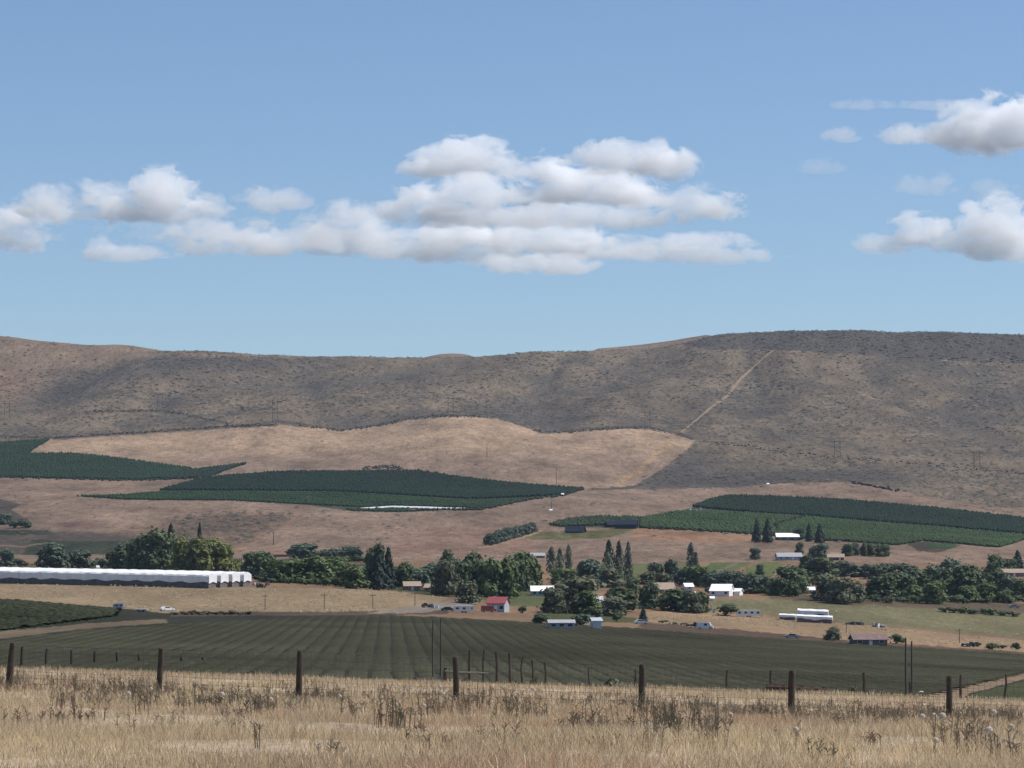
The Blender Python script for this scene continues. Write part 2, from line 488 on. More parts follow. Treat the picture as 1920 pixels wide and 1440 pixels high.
def paint_hill(p):
    w = p.tj * F
    p.shrub[:] = 0.40 + 0.5 * (fbm(p.q / 60, w / 16, 3, 4) - 0.5)
    p.col *= (0.80 + 0.4 * fbm(p.q / 120, w / 22, 14, 4))[:, None]
    dr = np.clip(1 - draws(p.X, p.Y) * 4.5, 0, 1) * np.interp(p.Y, [3500, 4100, 4900, 5100], [0, 1, 1, 0])
    p.shrub += 0.30 * dr * (0.4 + 1.0 * fbm(p.q / 30, w / 9, 39, 3))          # brush gathers in the draws
    # pale tops and bare flanks on the left spur
    p.poly([(-700, 560), (0, 600), (330, 640), (330, 664), (240, 674), (205, 690), (120, 690), (60, 700), (-700, 720)], alb(148, 126, 106), 0.2, soft=9)
    p.poly([(-700, 690), (60, 690), (75, 715), (60, 745), (30, 760), (-700, 790)], alb(146, 120, 102), 0.2, soft=9)
    p.poly([(330, 662), (480, 664), (480, 670), (330, 672)], alb(152, 126, 104), 0.2)
    # darker brush belts, and gully shading painted into the ground colour
    p.poly([(240, 678), (300, 668), (420, 672), (640, 676), (640, 682), (500, 690), (380, 694), (250, 700)], alb(104, 94, 86), 0.62, soft=9)
    p.poly([(100, 730), (240, 680), (252, 690), (150, 745), (60, 770), (40, 760)], alb(98, 88, 82), 0.66, soft=10)  # diagonal gully: its shading darkened into the colour, plus brush
    p.poly([(1250, 640), (1340, 620), (1960, 620), (2900, 650), (2900, 700), (1920, 682), (1700, 672), (1450, 656), (1330, 655)], alb(110, 98, 88), 0.6)
    p.poly([(1180, 905), (1300, 885), (1440, 884), (1560, 882), (1690, 880), (1690, 905), (1580, 904), (1450, 907), (1380, 914), (1190, 918)], alb(98, 90, 86), 0.62, soft=9)
    p.poly([(1190, 908), (1240, 880), (1300, 840), (1340, 860), (1300, 900)], alb(100, 92, 86), 0.6, soft=8)  # gully patch, shade painted dark along with the brush
    p.poly([(900, 770), (985, 768), (1000, 780), (990, 800), (960, 792), (900, 782)], alb(106, 98, 92), 0.5, soft=6)
    p.poly([(1040, 800), (1090, 750), (1110, 745), (1080, 785), (1060, 805)], alb(92, 86, 82), 0.7, soft=6)  # gully shade put into the colour, with thicker brush
    p.poly([(600, 795), (650, 775), (690, 780), (640, 806)], alb(96, 90, 86), 0.62, soft=8)
    # bench track and other dirt lines on the hill
    p.line([(1440, 657), (1550, 662), (1700, 672), (1920, 682), (2600, 700)], 2.5, alb(166, 136, 108), 0.0, 0.8)
    p.line([(1660, 752), (1760, 754), (1800, 750)], 2.0, alb(150, 126, 104), None, 0.6)
    p.line([(205, 690), (220, 676), (248, 658)], 3.0, alb(172, 142, 112), None, 0.7)
    p.poly([(-700, 818), (100, 818), (95, 832), (40, 853), (-700, 862)], alb(132, 112, 94), 0.22)
    # golden hill
    p.poly(GOLD_PTS, GOLD, 0.02)
    k = p.inside(GOLD_PTS)
    lo = np.clip((w * -1 + ray(960, 838)[1] * F) / 30.0, 0, 1) * k       # lower ground is redder cheatgrass
    lo = np.clip(lo * (0.4 + 1.2 * fbm(p.q / 160, w / 25, 9, 3)), 0, 1)
    p.col = p.col * (1 - lo[:, None]) + PINK * lo[:, None]
    p.line([(1255, 828), (1200, 880), (1160, 905)], 9, alb(186, 152, 112), None, 0.6)
    p.line([(1010, 814), (960, 835), (930, 845)], 3, alb(150, 120, 96), None, 0.5)
    # lower slopes
    p.poly(LOW_PTS, PINK, 0.03)
    # brushy field margins
    for pts in ([(-100, 818), (0, 818), (100, 821)], [(100, 823), (200, 816), (330, 808), (430, 801), (520, 797)], [(160, 772), (280, 770), (330, 774), (430, 795)],
                [(430, 800), (520, 790), (600, 800), (640, 808)], [(700, 799), (770, 783), (840, 777), (900, 781)], [(1015, 812), (1100, 804), (1215, 799), (1300, 822)],
                [(1180, 914), (1160, 916), (1110, 917)]):
        p.line(pts, 4.0, alb(78, 70, 66), 0.5, 0.75)
    p.poly([(-700, 930), (0, 936), (40, 945), (20, 955), (60, 980), (0, 985), (-700, 985)], alb(96, 84, 74), 0.5)
    p.poly([(100, 985), (115, 977), (180, 976), (195, 985), (180, 992), (110, 992)], alb(116, 92, 82), 0.35, soft=5)
    p.poly([(330, 972), (400, 965), (555, 963), (550, 972), (500, 1000), (440, 1030), (330, 1015), (200, 1000), (230, 990)], alb(130, 108, 90), 0.42, soft=5)
    p.poly([(-700, 985), (0, 990), (200, 998), (330, 1015), (250, 1040), (-700, 1040)], alb(92, 82, 72), 0.45, soft=4)
    p.poly([(-700, 992), (90, 994), (100, 1003), (-700, 1004)], alb(64, 66, 52), 0.3)
    p.poly([(60, 1012), (240, 1016), (250, 1040), (40, 1040)], alb(64, 70, 52), 0.3)
    p.line([(0, 1022), (40, 1026), (95, 1017)], 2.5, alb(160, 130, 108), None, 0.8)
    p.line([(440, 1035), (490, 1012), (520, 998), (556, 970)], 3.0, alb(168, 136, 110), None, 0.7)
    p.poly([(740, 1016), (830, 1013), (850, 1020), (760, 1024)], None, 0.35)
    p.poly([(740, 990), (1000, 990), (1000, 1040), (740, 1040)], alb(150, 116, 100), 0.03, 0.5)
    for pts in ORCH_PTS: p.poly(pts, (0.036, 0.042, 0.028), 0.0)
    # mown grass by the dark sheds
    p.poly([(985, 1010), (1010, 998), (1110, 994), (1195, 988), (1170, 1000), (1140, 1008), (1060, 1012)], PALEG * 0.85, 0.0)
    p.line([(905, 1026), (960, 1014), (1005, 998), (1020, 990)], 3.5, alb(178, 150, 124), None, 0.8)
    p.poly([(1190, 990), (1290, 995), (1420, 1005), (1430, 1018), (1290, 1016), (1180, 1008)], alb(158, 124, 98), 0.22)
    p.poly([(1700, 1018), (1740, 1016), (1800, 1022), (1760, 1036), (1720, 1034)], alb(92, 80, 66), 0.1)
    p.poly([(1740, 1018), (1795, 1020), (1780, 1030), (1740, 1026)], GREENF, 0.0)

def paint_valley(p):
    w = p.tj * F
    p.shrub[:] = 0.05
    V = [(-700, 1122), (0, 1122), (230, 1141), (320, 1151), (700, 1151), (960, 1164), (1200, 1178), (1400, 1192), (1600, 1205), (1920, 1226), (2900, 1270), (2900, 1400), (-700, 1400)]
    p.poly(V, OLIVE * 0.52, 0.1)
    p.poly([(-700, 1122), (0, 1123), (230, 1142), (215, 1158), (0, 1184), (-700, 1200)], GREENF * 0.62, 0.1)
    p.poly([(-700, 1200), (0, 1184), (150, 1170), (310, 1160), (320, 1168), (170, 1178), (0, 1198), (-700, 1220)], alb(128, 112, 92), 0.0)
    p.poly([(0, 1203), (500, 1208), (620, 1212), (500, 1216), (0, 1212)], alb(92, 78, 64), 0.0, 0.6)
    p.poly([(0, 1218), (480, 1222), (900, 1232), (900, 1262), (400, 1250), (0, 1240)], alb(72, 72, 52), 0.0, 0.5)
    p.poly([(1700, 1310), (1800, 1290), (1920, 1262), (2600, 1180), (2600, 1195), (1920, 1274), (1820, 1300), (1780, 1320)], alb(150, 128, 104), 0.0)
    p.poly([(1790, 1320), (1830, 1300), (1920, 1276), (2600, 1200), (2600, 1400), (1800, 1400)], alb(82, 86, 56), 0.0)
    # straw field below the tarped stacks, and its weedy lower edge
    p.poly([(-700, 1092), (0, 1094), (400, 1100), (700, 1104), (840, 1120), (820, 1132), (760, 1140), (700, 1150), (320, 1150), (230, 1140), (0, 1121), (-700, 1120)], alb(160, 139, 110), 0.14)
    p.poly([(320, 1148), (700, 1146), (840, 1140), (840, 1152), (320, 1156)], alb(98, 84, 74), 0.3)
    p.poly([(690, 1150), (740, 1142), (850, 1126), (900, 1128), (880, 1138), (780, 1150)], alb(150, 138, 126), 0.0)
    p.poly([(-700, 1040), (0, 1055), (480, 1064), (480, 1080), (0, 1076), (-700, 1076)], alb(110, 104, 72), 0.25)
    p.poly([(480, 1050), (700, 1058), (960, 1080), (960, 1120), (830, 1118), (700, 1102), (480, 1090)], alb(84, 86, 58), 0.25)
    p.poly([(900, 1100), (1010, 1098), (1040, 1112), (1020, 1138), (950, 1136), (900, 1124)], alb(104, 108, 72), 0.0)
    p.poly([(1010, 1150), (1090, 1148), (1200, 1160), (1200, 1168), (1080, 1166), (1000, 1162)], alb(88, 90, 60), 0.0)
    # grass paddocks among the trees
    p.poly([(1070, 1034), (1180, 1034), (1420, 1046), (1400, 1062), (1340, 1080), (1100, 1090)], alb(112, 116, 76), 0.08)
    p.poly([(1310, 1044), (1345, 1042), (1320, 1066), (1300, 1066)], alb(166, 140, 100), 0.0)
    p.poly([(1345, 1044), (1385, 1042), (1392, 1050), (1360, 1066), (1315, 1070)], alb(110, 122, 74), 0.0)
    p.line([(1335, 1076), (1370, 1062), (1392, 1050), (1372, 1040), (1340, 1034)], 4, alb(152, 136, 122), None, 0.8)
    p.poly([(1400, 1064), (1450, 1048), (1470, 1058), (1450, 1080), (1400, 1084)], alb(110, 118, 72), 0.0)
    p.poly([(1560, 1085), (1640, 1078), (1630, 1090), (1560, 1094)], alb(160, 130, 104), 0.0)
    # straw strips and pale green hayfield on the right
    p.poly([(1200, 1146), (1330, 1146), (1500, 1162), (1700, 1180), (1920, 1200), (2900, 1260), (2900, 1300), (1920, 1224), (1700, 1206), (1500, 1194), (1300, 1178), (1210, 1164)], alb(168, 142, 112), 0.1)
    p.poly([(1340, 1122), (1480, 1124), (1600, 1132), (1920, 1152), (2900, 1200), (2900, 1250), (1920, 1196), (1700, 1176), (1560, 1164), (1440, 1152), (1330, 1142)], alb(132, 126, 94), 0.1)
    p.poly([(1440, 1112), (1600, 1120), (1920, 1130), (2900, 1150), (2900, 1190), (1920, 1150), (1600, 1134), (1440, 1122)], alb(116, 100, 80), 0.3)
    p.poly([(1200, 1166), (1330, 1176), (1480, 1190), (1660, 1206), (1920, 1222), (1920, 1232), (1600, 1212), (1300, 1190), (1200, 1178)], alb(104, 86, 72), 0.2)

def paint_near(p):
    Y = 0
    p.col *= (0.75 + 0.5 * fbm(p.q / 40, p.t * F / 12, 15, 4))[:, None]

M_HILL = ground_mat('hillside_scrub', 0.02, 0.13, (1.0, 0.30, 1.0), 0.34, 0.10, (0.058, 0.052, 0.046), 0.9, 3.0)
M_VAL = ground_mat('valley_soil', 0.03, 0.5, (1, 0.3, 1), 0.28, 0.25, (0.06, 0.06, 0.045), 0.5, 0.4)
M_NEAR = ground_mat('dry_pasture_soil', 0.4, 6.0, (1, 1, 1), 0.2, 2.0, (0.06, 0.05, 0.04), 0.7, 0.05)
rowsA = np.concatenate([np.linspace(-55, 22, 12)[:-1], np.geomspace(22, 170, 110)])
rowsB = np.concatenate([[170.0], np.geomspace(170, 330, 16)[1:], np.geomspace(330, 1700, 190)[1:]])
rowsC = np.concatenate([np.linspace(1700, 5250, 270), np.geomspace(5250, 7100, 16)[1:]])
sheet('pasture_ground', rowsA, np.array((0.36, 0.29, 0.21)), paint_near, M_NEAR)
sheet('valley_floor', rowsB, TANV, paint_valley, M_VAL)
sheet('hillside', rowsC, SAGE, paint_hill, M_HILL)

# the next ridge, showing as low golden humps over the skyline
hp = [(-400, 640), (0, 650), (150, 652), (320, 664), (400, 665), (470, 667), (560, 675), (780, 678), (800, 671), (825, 666), (850, 664), (875, 666), (900, 674), (1090, 668), (1120, 655.5), (1200, 648), (1260, 640), (1320, 630), (1400, 640), (1500, 660), (2300, 690)]
qq, tq = zip(*[ray(*p) for p in hp])
fr = np.linspace(5750, 6900, 24); fq = np.linspace(-1500, 1500, 420)
Yg, Qg = np.meshgrid(fr, fq, indexing='ij')
tt = np.interp(Qg, qq, tq)
Xf = Qg / F * 6200
Zf = tt * 6200 - 130 * ((Yg - 6200) / 450) ** 2 + 1.5 * (fbm(Xf / 60, Yg / 60, 8, 3) - 0.5)
nr, nc = Yg.shape
a = (np.arange(nr - 1)[:, None] * nc + np.arange(nc - 1)[None, :]).ravel()
fw = np.stack([Xf.ravel(), Yg.ravel(), Zf.ravel()], 1)
tag(new_obj('far_hill', np_mesh('far_hill', fw, [np.stack([a, a + 1, a + nc + 1, a + nc], 1)], [M_HILL], True, np.tile(alb(146, 124, 104), (len(fw), 1)),
    {'shrub': np.full(len(fw), 0.3)})), kind='structure')

# ------------------------------------------------------------------ air
HZ = 2.1e-5
m, t, out = nt('haze_air')
pv = node(t, 'VolumePrincipled')
pv.inputs['Color'].default_value = (0.60, 0.78, 1.0, 1)
pv.inputs['Density'].default_value = HZ
pv.inputs['Anisotropy'].default_value = 0.0
t.links.new(pv.outputs[0], out.inputs['Volume'])
hz = MB().box(-2850, 2850, -75, 7350, -46, 470).build('haze', m)
tag(hz, kind='stuff', label='thin pale blue summer haze over the whole valley', cat='haze')

# ------------------------------------------------------------------ clouds
CD = 15000.0
def cloud_mat(name, dens, wisp, edge=0.30):
    m, t, out = nt(name)
    tc = node(t, 'TexCoord'); ge = node(t, 'NewGeometry')
    sx = node(t, 'SeparateXYZ'); t.links.new(tc.outputs['Object'], sx.inputs[0])
    lo = node(t, 'Math', operation='MULTIPLY', i_1=1.75); t.links.new(sx.outputs['Z'], lo.inputs[0])     # flat bases
    mn = node(t, 'Math', operation='MINIMUM'); t.links.new(lo.outputs[0], mn.inputs[0]); t.links.new(sx.outputs['Z'], mn.inputs[1])
    cb = node(t, 'CombineXYZ'); t.links.new(sx.outputs['X'], cb.inputs[0]); t.links.new(sx.outputs['Y'], cb.inputs[1]); t.links.new(mn.outputs[0], cb.inputs[2])
    ln = node(t, 'VectorMath', operation='LENGTH'); t.links.new(cb.outputs[0], ln.inputs[0])
    mp = node(t, 'Mapping'); mp.inputs['Scale'].default_value = (1.0, 0.7, 1.6)
    t.links.new(ge.outputs['Position'], mp.inputs['Vector'])
    no = node(t, 'TexNoise', i_Scale=1 / 170.0, i_Detail=6.0, i_Roughness=0.66, i_Distortion=0.4)
    t.links.new(mp.outputs[0], no.inputs['Vector'])
    # val = 1 - r + (n - 0.5) * wisp - 0.12
    a = node(t, 'Math', operation='MULTIPLY_ADD', i_1=wisp, i_2=1 - 0.5 * wisp - 0.18); t.links.new(no.outputs[0], a.inputs[0])
    s = node(t, 'Math', operation='SUBTRACT'); t.links.new(a.outputs[0], s.inputs[0]); t.links.new(ln.outputs[1], s.inputs[1])
    r1 = node(t, 'MapRange', interpolation_type='SMOOTHSTEP', i_1=0.0, i_2=edge, i_3=0.0, i_4=dens); t.links.new(s.outputs[0], r1.inputs[0])
    r2 = node(t, 'MapRange', i_1=1.0, i_2=0.86, i_3=0.0, i_4=1.0); t.links.new(ln.outputs[1], r2.inputs[0])
    mu = node(t, 'Math', operation='MULTIPLY'); t.links.new(r1.outputs[0], mu.inputs[0]); t.links.new(r2.outputs[0], mu.inputs[1])
    v = node(t, 'VolumePrincipled')
    v.inputs['Color'].default_value = (1.0, 1.0, 1.0, 1)
    v.inputs['Anisotropy'].default_value = 0.1
    m.cycles.volume_step_rate = 0.4
    t.links.new(mu.outputs[0], v.inputs['Density'])
    t.links.new(v.outputs[0], out.inputs['Volume'])
    return m
CM = {'full': cloud_mat('cloud_vapour', 0.0070, 2.5, 0.17), 'soft': cloud_mat('cloud_soft_vapour', 0.0048, 2.8, 0.24), 'thin': cloud_mat('cloud_thin_vapour', 0.0034, 2.8)}
def ico(sub):
    import bmesh
    bm = bmesh.new(); bmesh.ops.create_icosphere(bm, subdivisions=sub, radius=1.0)
    V = np.array([v.co for v in bm.verts]); Fc = np.array([[v.index for v in f.verts] for f in bm.faces]); bm.free()
    return V, Fc
IV1, IF1 = ico(1)
IV3, IF3 = ico(3)
CLOUDS = [
 ('long low cloud with a bright peak, topmost on the left of the sky', [(300, 368, 70, 46, 'full'), (215, 378, 100, 36, 'soft'), (105, 390, 90, 36, 'soft'), (160, 400, 130, 30, 'soft'), (290, 402, 130, 26, 'soft'), (392, 390, 42, 30, 'soft')]),
 ('ragged cloud cut by the left edge of the sky', [(25, 440, 90, 40, 'soft'), (30, 462, 60, 18, 'soft'), (50, 412, 80, 26, 'soft')]),
 ('small soft cloud right of the long left cloud', [(508, 382, 66, 28, 'soft')]),
 ('thin flat cloud, lowest of the left group', [(182, 470, 34, 24, 'soft'), (242, 478, 85, 17, 'soft')]),
 ('bluish flat cloud bank left of the tall middle cloud', [(400, 440, 95, 28, 'soft'), (430, 464, 130, 24, 'soft'), (560, 457, 80, 32, 'soft')]),
 ('thin bluish veil joining the left and middle cloud groups', [(440, 440, 240, 30, 'thin'), (650, 405, 80, 26, 'thin')]),
 ('faint high streak left of the heaped cloud', [(1690, 199, 120, 12, 'thin')]),
 ('tiny bright cloud scrap above the bluish bank', [(482, 420, 26, 11, 'full')]),
 ('rounded cloud joining the left bank to the tall middle cloud', [(655, 425, 74, 40, 'soft'), (662, 458, 90, 34, 'soft')]),
 ('smooth cap cloud at upper left of the middle group', [(865, 304, 88, 44, 'full'), (932, 319, 74, 30, 'soft'), (806, 320, 56, 20, 'soft')]),
 ('smooth cap cloud at upper right of the middle group', [(1175, 304, 104, 38, 'full'), (1240, 318, 62, 32, 'full')]),
 ('tall knobbly white cloud at the centre of the middle group', [(1026, 326, 46, 36, 'full'), (1060, 352, 76, 44, 'full'), (1150, 362, 96, 36, 'full'), (1205, 372, 52, 30, 'full'), (1010, 375, 70, 30, 'soft')]),
 ('puffy cloud left of the knobbly white middle cloud', [(892, 364, 98, 32, 'full'), (800, 388, 80, 40, 'full'), (865, 408, 125, 28, 'full')]),
 ('long flat cloud under the knobbly white cloud', [(1080, 412, 200, 26, 'full'), (1300, 386, 84, 36, 'soft'), (1352, 392, 48, 30, 'full')]),
 ('broad rolling cloud along the foot of the middle group', [(868, 447, 76, 34, 'full'), (1000, 452, 126, 36, 'full'), (780, 466, 104, 30, 'soft'), (1130, 470, 130, 26, 'soft'), (900, 482, 190, 18, 'soft')]),
 ('flat cloud, lowest of the middle group', [(1000, 500, 112, 22, 'full')]),
 ('trailing wisps at lower right of the middle group', [(1320, 457, 86, 20, 'soft'), (1290, 481, 150, 19, 'soft')]),
 ('big bright heaped cloud at the upper right edge', [(1850, 228, 84, 46, 'full'), (1905, 252, 90, 52, 'full'), (1800, 256, 64, 34, 'full'), (1725, 256, 74, 20, 'soft'), (1850, 274, 90, 26, 'soft')]),
 ('little oval cloud left of the heaped cloud', [(1580, 258, 34, 17, 'soft')]),
 ('faint cloud scrap below the little oval cloud', [(1536, 316, 40, 18, 'thin')]),
 ('faint forked cloud scrap under the heaped cloud', [(1735, 352, 56, 24, 'thin'), (1765, 336, 30, 14, 'thin')]),
 ('faint hooked cloud scrap near the right edge', [(1862, 366, 46, 24, 'thin')]),
 ('low cloud bank at the right edge above the ridge', [(1722, 440, 62, 34, 'full'), (1662, 457, 54, 26, 'soft'), (1800, 456, 96, 28, 'soft'), (1872, 420, 68, 48, 'full'), (1895, 470, 90, 28, 'full')]),
]
puff_me = {}
for k, cm in CM.items():
    puff_me[k] = np_mesh('puff', IV3, [IF3], [cm])
for i, (lab, puffs) in enumerate(CLOUDS):
    D = CD + 3400 * (((i * 0.618) % 1.0) - 0.5)
    c0 = point(puffs[0][0], puffs[0][1], D)
    root = empty('cloud', c0)
    tag(root, lab, 'cloud', 'summer clouds')
    for (px, py, hw, hh, kind) in puffs:
        o = new_obj('puff', puff_me[kind], root)
        o.location = point(px, py, D) - c0
        o.scale = (hw * 1.38 * D / F, min(hw, 70) * D / F * (0.45 if kind == 'thin' else 1.0), hh * 1.5 * D / F)

# ------------------------------------------------------------------ scattered cover on the hill
def blobs(name, P, rad, hgt, col, material, jit=0.35, base=None, parent=None):
    """many small rough lumps in one mesh; P (n,3) ground points"""
    V0, F0 = base if base is not None else (IV0, IF0)
    n, k = len(P), len(V0)
    th = rng.uniform(0, 6.283, n)
    c, s = np.cos(th)[:, None], np.sin(th)[:, None]
    B = V0[None] * (1 + rng.uniform(-jit, jit, (n, k))[..., None])
    V = np.empty((n, k, 3))
    V[..., 0] = (B[..., 0] * c - B[..., 1] * s) * rad[:, None]
    V[..., 1] = (B[..., 0] * s + B[..., 1] * c) * rad[:, None]
    V[..., 2] = (B[..., 2] * 0.5 + 0.42) * hgt[:, None]
    V += P[:, None, :]
    Fc = (F0[None] + (np.arange(n) * k)[:, None, None]).reshape(-1, F0.shape[1])
    cc = np.repeat(col, k, 0)
    me = np_mesh(name, V.reshape(-1, 3), [Fc], [material], False, cc)
    return new_obj(name, me, parent)
IV0, IF0 = ico(1)
OCT_V = np.array([(1, 0, 0), (0.3, 0.95, 0), (-0.8, 0.6, 0), (-0.8, -0.6, 0), (0.3, -0.95, 0), (0.1, 0, 1.0)], float)
OCT_F = np.array([(0, 1, 5), (1, 2, 5), (2, 3, 5), (3, 4, 5), (4, 0, 5)])
M_SHRUB = attr_mat('sagebrush_leaf', 0.9, 0.0, 0.25, 0.3)
def poly_mask(q, tt, pts):
    P = [ray(*p) for p in pts]
    c = np.zeros(len(q), bool)
    for (x0, y0), (x1, y1) in zip(P, P[1:] + P[:1]):
        if y0 == y1: continue
        k = (y0 > tt) != (y1 > tt)
        c ^= k & (q < (x1 - x0) * (tt - y0) / (y1 - y0) + x0)
    return c
n = 90000
Y = np.sqrt(rng.uniform(2000 ** 2, 5350 ** 2, n)); q = rng.uniform(-1150, 1150, n)
X = q / F * Y; Z = H(X, Y); tv = Z / Y
q0, tv0 = q, tv
dens = 0.62 * fbm(X / 60, Y / 160, 3, 4) ** 1.3 * 1.3
dens = np.where(poly_mask(q, tv, GOLD_PTS), 0.004, dens)
dens = np.where(poly_mask(q, tv, LOW_PTS), 0.05 * (fbm(X / 50, Y / 90, 6, 3) > 0.5), dens)
for pts in ([(1180, 905), (1300, 885), (1690, 880), (1690, 905), (1580, 904), (1450, 907), (1380, 914)], [(1250, 640), (1340, 615), (1960, 615), (1960, 684), (1700, 672), (1450, 656)],
            [(240, 678), (300, 665), (640, 674), (640, 682), (380, 694)], [(330, 972), (400, 965), (555, 963), (500, 1000), (440, 1030), (330, 1015)], [(100, 730), (240, 680), (150, 745), (60, 770)]):
    dens = np.where(poly_mask(q + rng.normal(0, 9, n), tv + rng.normal(0, 4, n) / F, pts), 0.72, dens)
dens = np.where(poly_mask(q, tv, [(-300, 560), (330, 640), (330, 664), (205, 690), (60, 700), (-300, 720)]), 0.10, dens)
k = rng.uniform(0, 1, n) < dens
X, Y, Z = X[k], Y[k], Z[k]; n = len(X)
sz = rng.uniform(0.9, 2.3, n) * rng.choice([1, 1, 1, 1.6], n)
cc = np.outer(rng.uniform(0.7, 1.25, n), (0.066, 0.058, 0.046)) + rng.uniform(-0.008, 0.008, (n, 3))
o = blobs('sagebrush', np.stack([X, Y, Z - 0.15], 1), sz, sz * 0.8, cc, M_SHRUB, 0.3, (OCT_V, OCT_F))
tag(o, 'grey green sagebrush dotted over the whole far hillside', 'sagebrush', kind='stuff')

# ------------------------------------------------------------------ orchards on the slope
M_ORCH = attr_mat('orchard_leaf', 0.8, 0.15, 0.3, 0.4)
def orchard(label, polys, row_ang, spacing, hgt, col, ymin=1750, ymax=3600, along=2.4):
    allP = []
    for pts in polys:
        P = np.array([ray(*p) for p in pts])
        cs = [G(px, py, ymin, ymax) for px, py in pts]
        x0, x1 = min(c.x for c in cs) - 30, max(c.x for c in cs) + 30
        y0, y1 = min(c.y for c in cs) - 60, max(c.y for c in cs) + 60
        ca, sa = math.cos(row_ang), math.sin(row_ang)
        L = math.hypot(x1 - x0, y1 - y0) / 2
        u = np.arange(-L, L, along); v = np.arange(-L, L, spacing)
        U, Vv = np.meshgrid(u, v)
        U = U.ravel() + rng.uniform(-0.5, 0.5, U.size); Vv = Vv.ravel() + rng.uniform(-0.3, 0.3, Vv.size)
        Xo = (x0 + x1) / 2 + U * ca - Vv * sa; Yo = (y0 + y1) / 2 + U * sa + Vv * ca
        k = (Xo > x0) & (Xo < x1) & (Yo > y0) & (Yo < y1)
        Xo, Yo = Xo[k], Yo[k]
        Zo = H(Xo, Yo)
        k = poly_mask(F * Xo / Yo, Zo / Yo, pts) & (rng.uniform(0, 1, len(Xo)) > 0.02)
        allP.append(np.stack([Xo, Yo, Zo], 1)[k])
    P = np.concatenate(allP); n = len(P)
    big = fbm(P[:, 0] / 40, P[:, 1] / 60, 21, 3)
    hh = hgt * rng.uniform(0.75, 1.2, n)
    c = np.asarray(col)[None] * (rng.uniform(0.75, 1.25, n) * (0.65 + 0.7 * big))[:, None]
    o = blobs('orchard_block', P, rng.uniform(0.42, 0.55, n) * spacing * 0.75, hh, c, M_ORCH, 0.3, (OCT8_V, OCT8_F))
    return tag(o, label, 'orchard', 'orchard blocks on the slope', 'stuff')
OCT8_V = np.array([(1, 0, 0), (0, 1, 0), (-1, 0, 0), (0, -1, 0), (0, 0, 1), (0, 0, -0.8)], float)
OCT8_F = np.array([(0, 1, 4), (1, 2, 4), (2, 3, 4), (3, 0, 4), (1, 0, 5), (2, 1, 5), (3, 2, 5), (0, 3, 5)])
DG, LG = (0.008, 0.021, 0.010), (0.036, 0.062, 0.022)
orchard('dark green orchard block reaching in from the left edge of the slope',
        [[(-80, 836), (0, 832), (93, 825), (70, 838), (50, 852), (133, 852), (200, 858), (300, 872), (360, 880), (330, 890), (273, 900), (200, 900), (0, 895), (-80, 892)]], 0.35, 3.8, 3.4, (0.014, 0.034, 0.014))
orchard('narrow curved orchard strip at the tip of the left block',
        [[(362, 882), (400, 878), (463, 870), (430, 880), (393, 895), (330, 899), (285, 898)]], 0.35, 4.4, 3.4, (0.014, 0.03, 0.018))
orchard('long dark green orchard, upper half of the middle block',
        [[(300, 921), (370, 901), (433, 893), (533, 886), (640, 886), (783, 884), (873, 898), (973, 909), (1093, 918), (1057, 928), (990, 933), (880, 937), (760, 930), (640, 923), (480, 921)]], 1.9, 3.8, 3.4, DG)
orchard('lighter green orchard, lower half of the middle block with white ground cloth',
        [[(142, 931), (233, 929), (300, 923), (480, 923), (640, 925), (760, 932), (880, 939), (1000, 936), (950, 947), (907, 955), (870, 953), (740, 949), (680, 952), (567, 946), (433, 939), (300, 938), (233, 937)],
         [(650, 956), (740, 955), (860, 956), (740, 961), (665, 959)]], 1.9, 3.6, 2.2, (0.022, 0.046, 0.017))
orchard('dark green orchard, upper part of the right block',
        [[(1297, 952), (1330, 940), (1367, 931), (1447, 933), (1580, 939), (1747, 954), (1920, 974), (2010, 985), (2010, 1008), (1920, 1003), (1760, 988), (1640, 979), (1500, 967), (1400, 961)]], 0.1, 3.8, 3.4, DG)
orchard('lighter green orchard rows, lower part of the right block',
        [[(1200, 972), (1273, 960), (1400, 963), (1500, 969), (1450, 985), (1440, 1003), (1280, 993), (1200, 989)],
         [(1515, 970), (1640, 981), (1760, 990), (1920, 1005), (2010, 1010), (2010, 1022), (1920, 1013), (1873, 1027), (1730, 1015), (1680, 1023), (1547, 1013), (1450, 1003), (1460, 986)]], 0.1, 3.6, 2.2, LG)
orchard('small orchard behind the dark sheds left of the right block',
        [[(1030, 986), (1060, 976), (1123, 970), (1153, 972), (1198, 972), (1196, 988), (1120, 986), (1060, 989)]], 0.3, 4.4, 3.0, (0.026, 0.042, 0.02))
# brushy hedges along field edges
def hedge(label, pts, n, rad, hgt, col, ymin=1700, ymax=4400, spread=0.6):
    P = []
    seg = list(zip(pts[:-1], pts[1:]))
    for i in range(n):
        a, b = seg[int(i * len(seg) / n)]
        f = random.random()
        g = G(a[0] + (b[0] - a[0]) * f + random.uniform(-2, 2), a[1] + (b[1] - a[1]) * f + random.gauss(0, spread), ymin, ymax)
        P.append((g.x, g.y, g.z))
    P = np.array(P)
    o = blobs('hedgerow', P, rad * rng.uniform(0.6, 1.3, n), hgt * rng.uniform(0.5, 1.3, n), np.asarray(col)[None] * rng.uniform(0.7, 1.2, (n, 1)), M_ORCH, 0.3)
    return tag(o, label, 'hedge', 'brushy field margins', 'stuff')
hedge('dark brush line on the rise above the right orchard', [(1598, 906), (1640, 913), (1690, 922)], 60, 1.8, 2.4, (0.035, 0.035, 0.025))
hedge('low dark brush patch above the middle orchard', [(680, 879), (720, 876), (755, 879)], 120, 1.4, 1.3, (0.06, 0.055, 0.045), spread=1.6)
hedge('dark hedge along the foot of the right orchard', [(1200, 990), (1280, 994), (1440, 1004), (1547, 1014), (1600, 1016)], 160, 1.6, 2.2, (0.03, 0.036, 0.02))
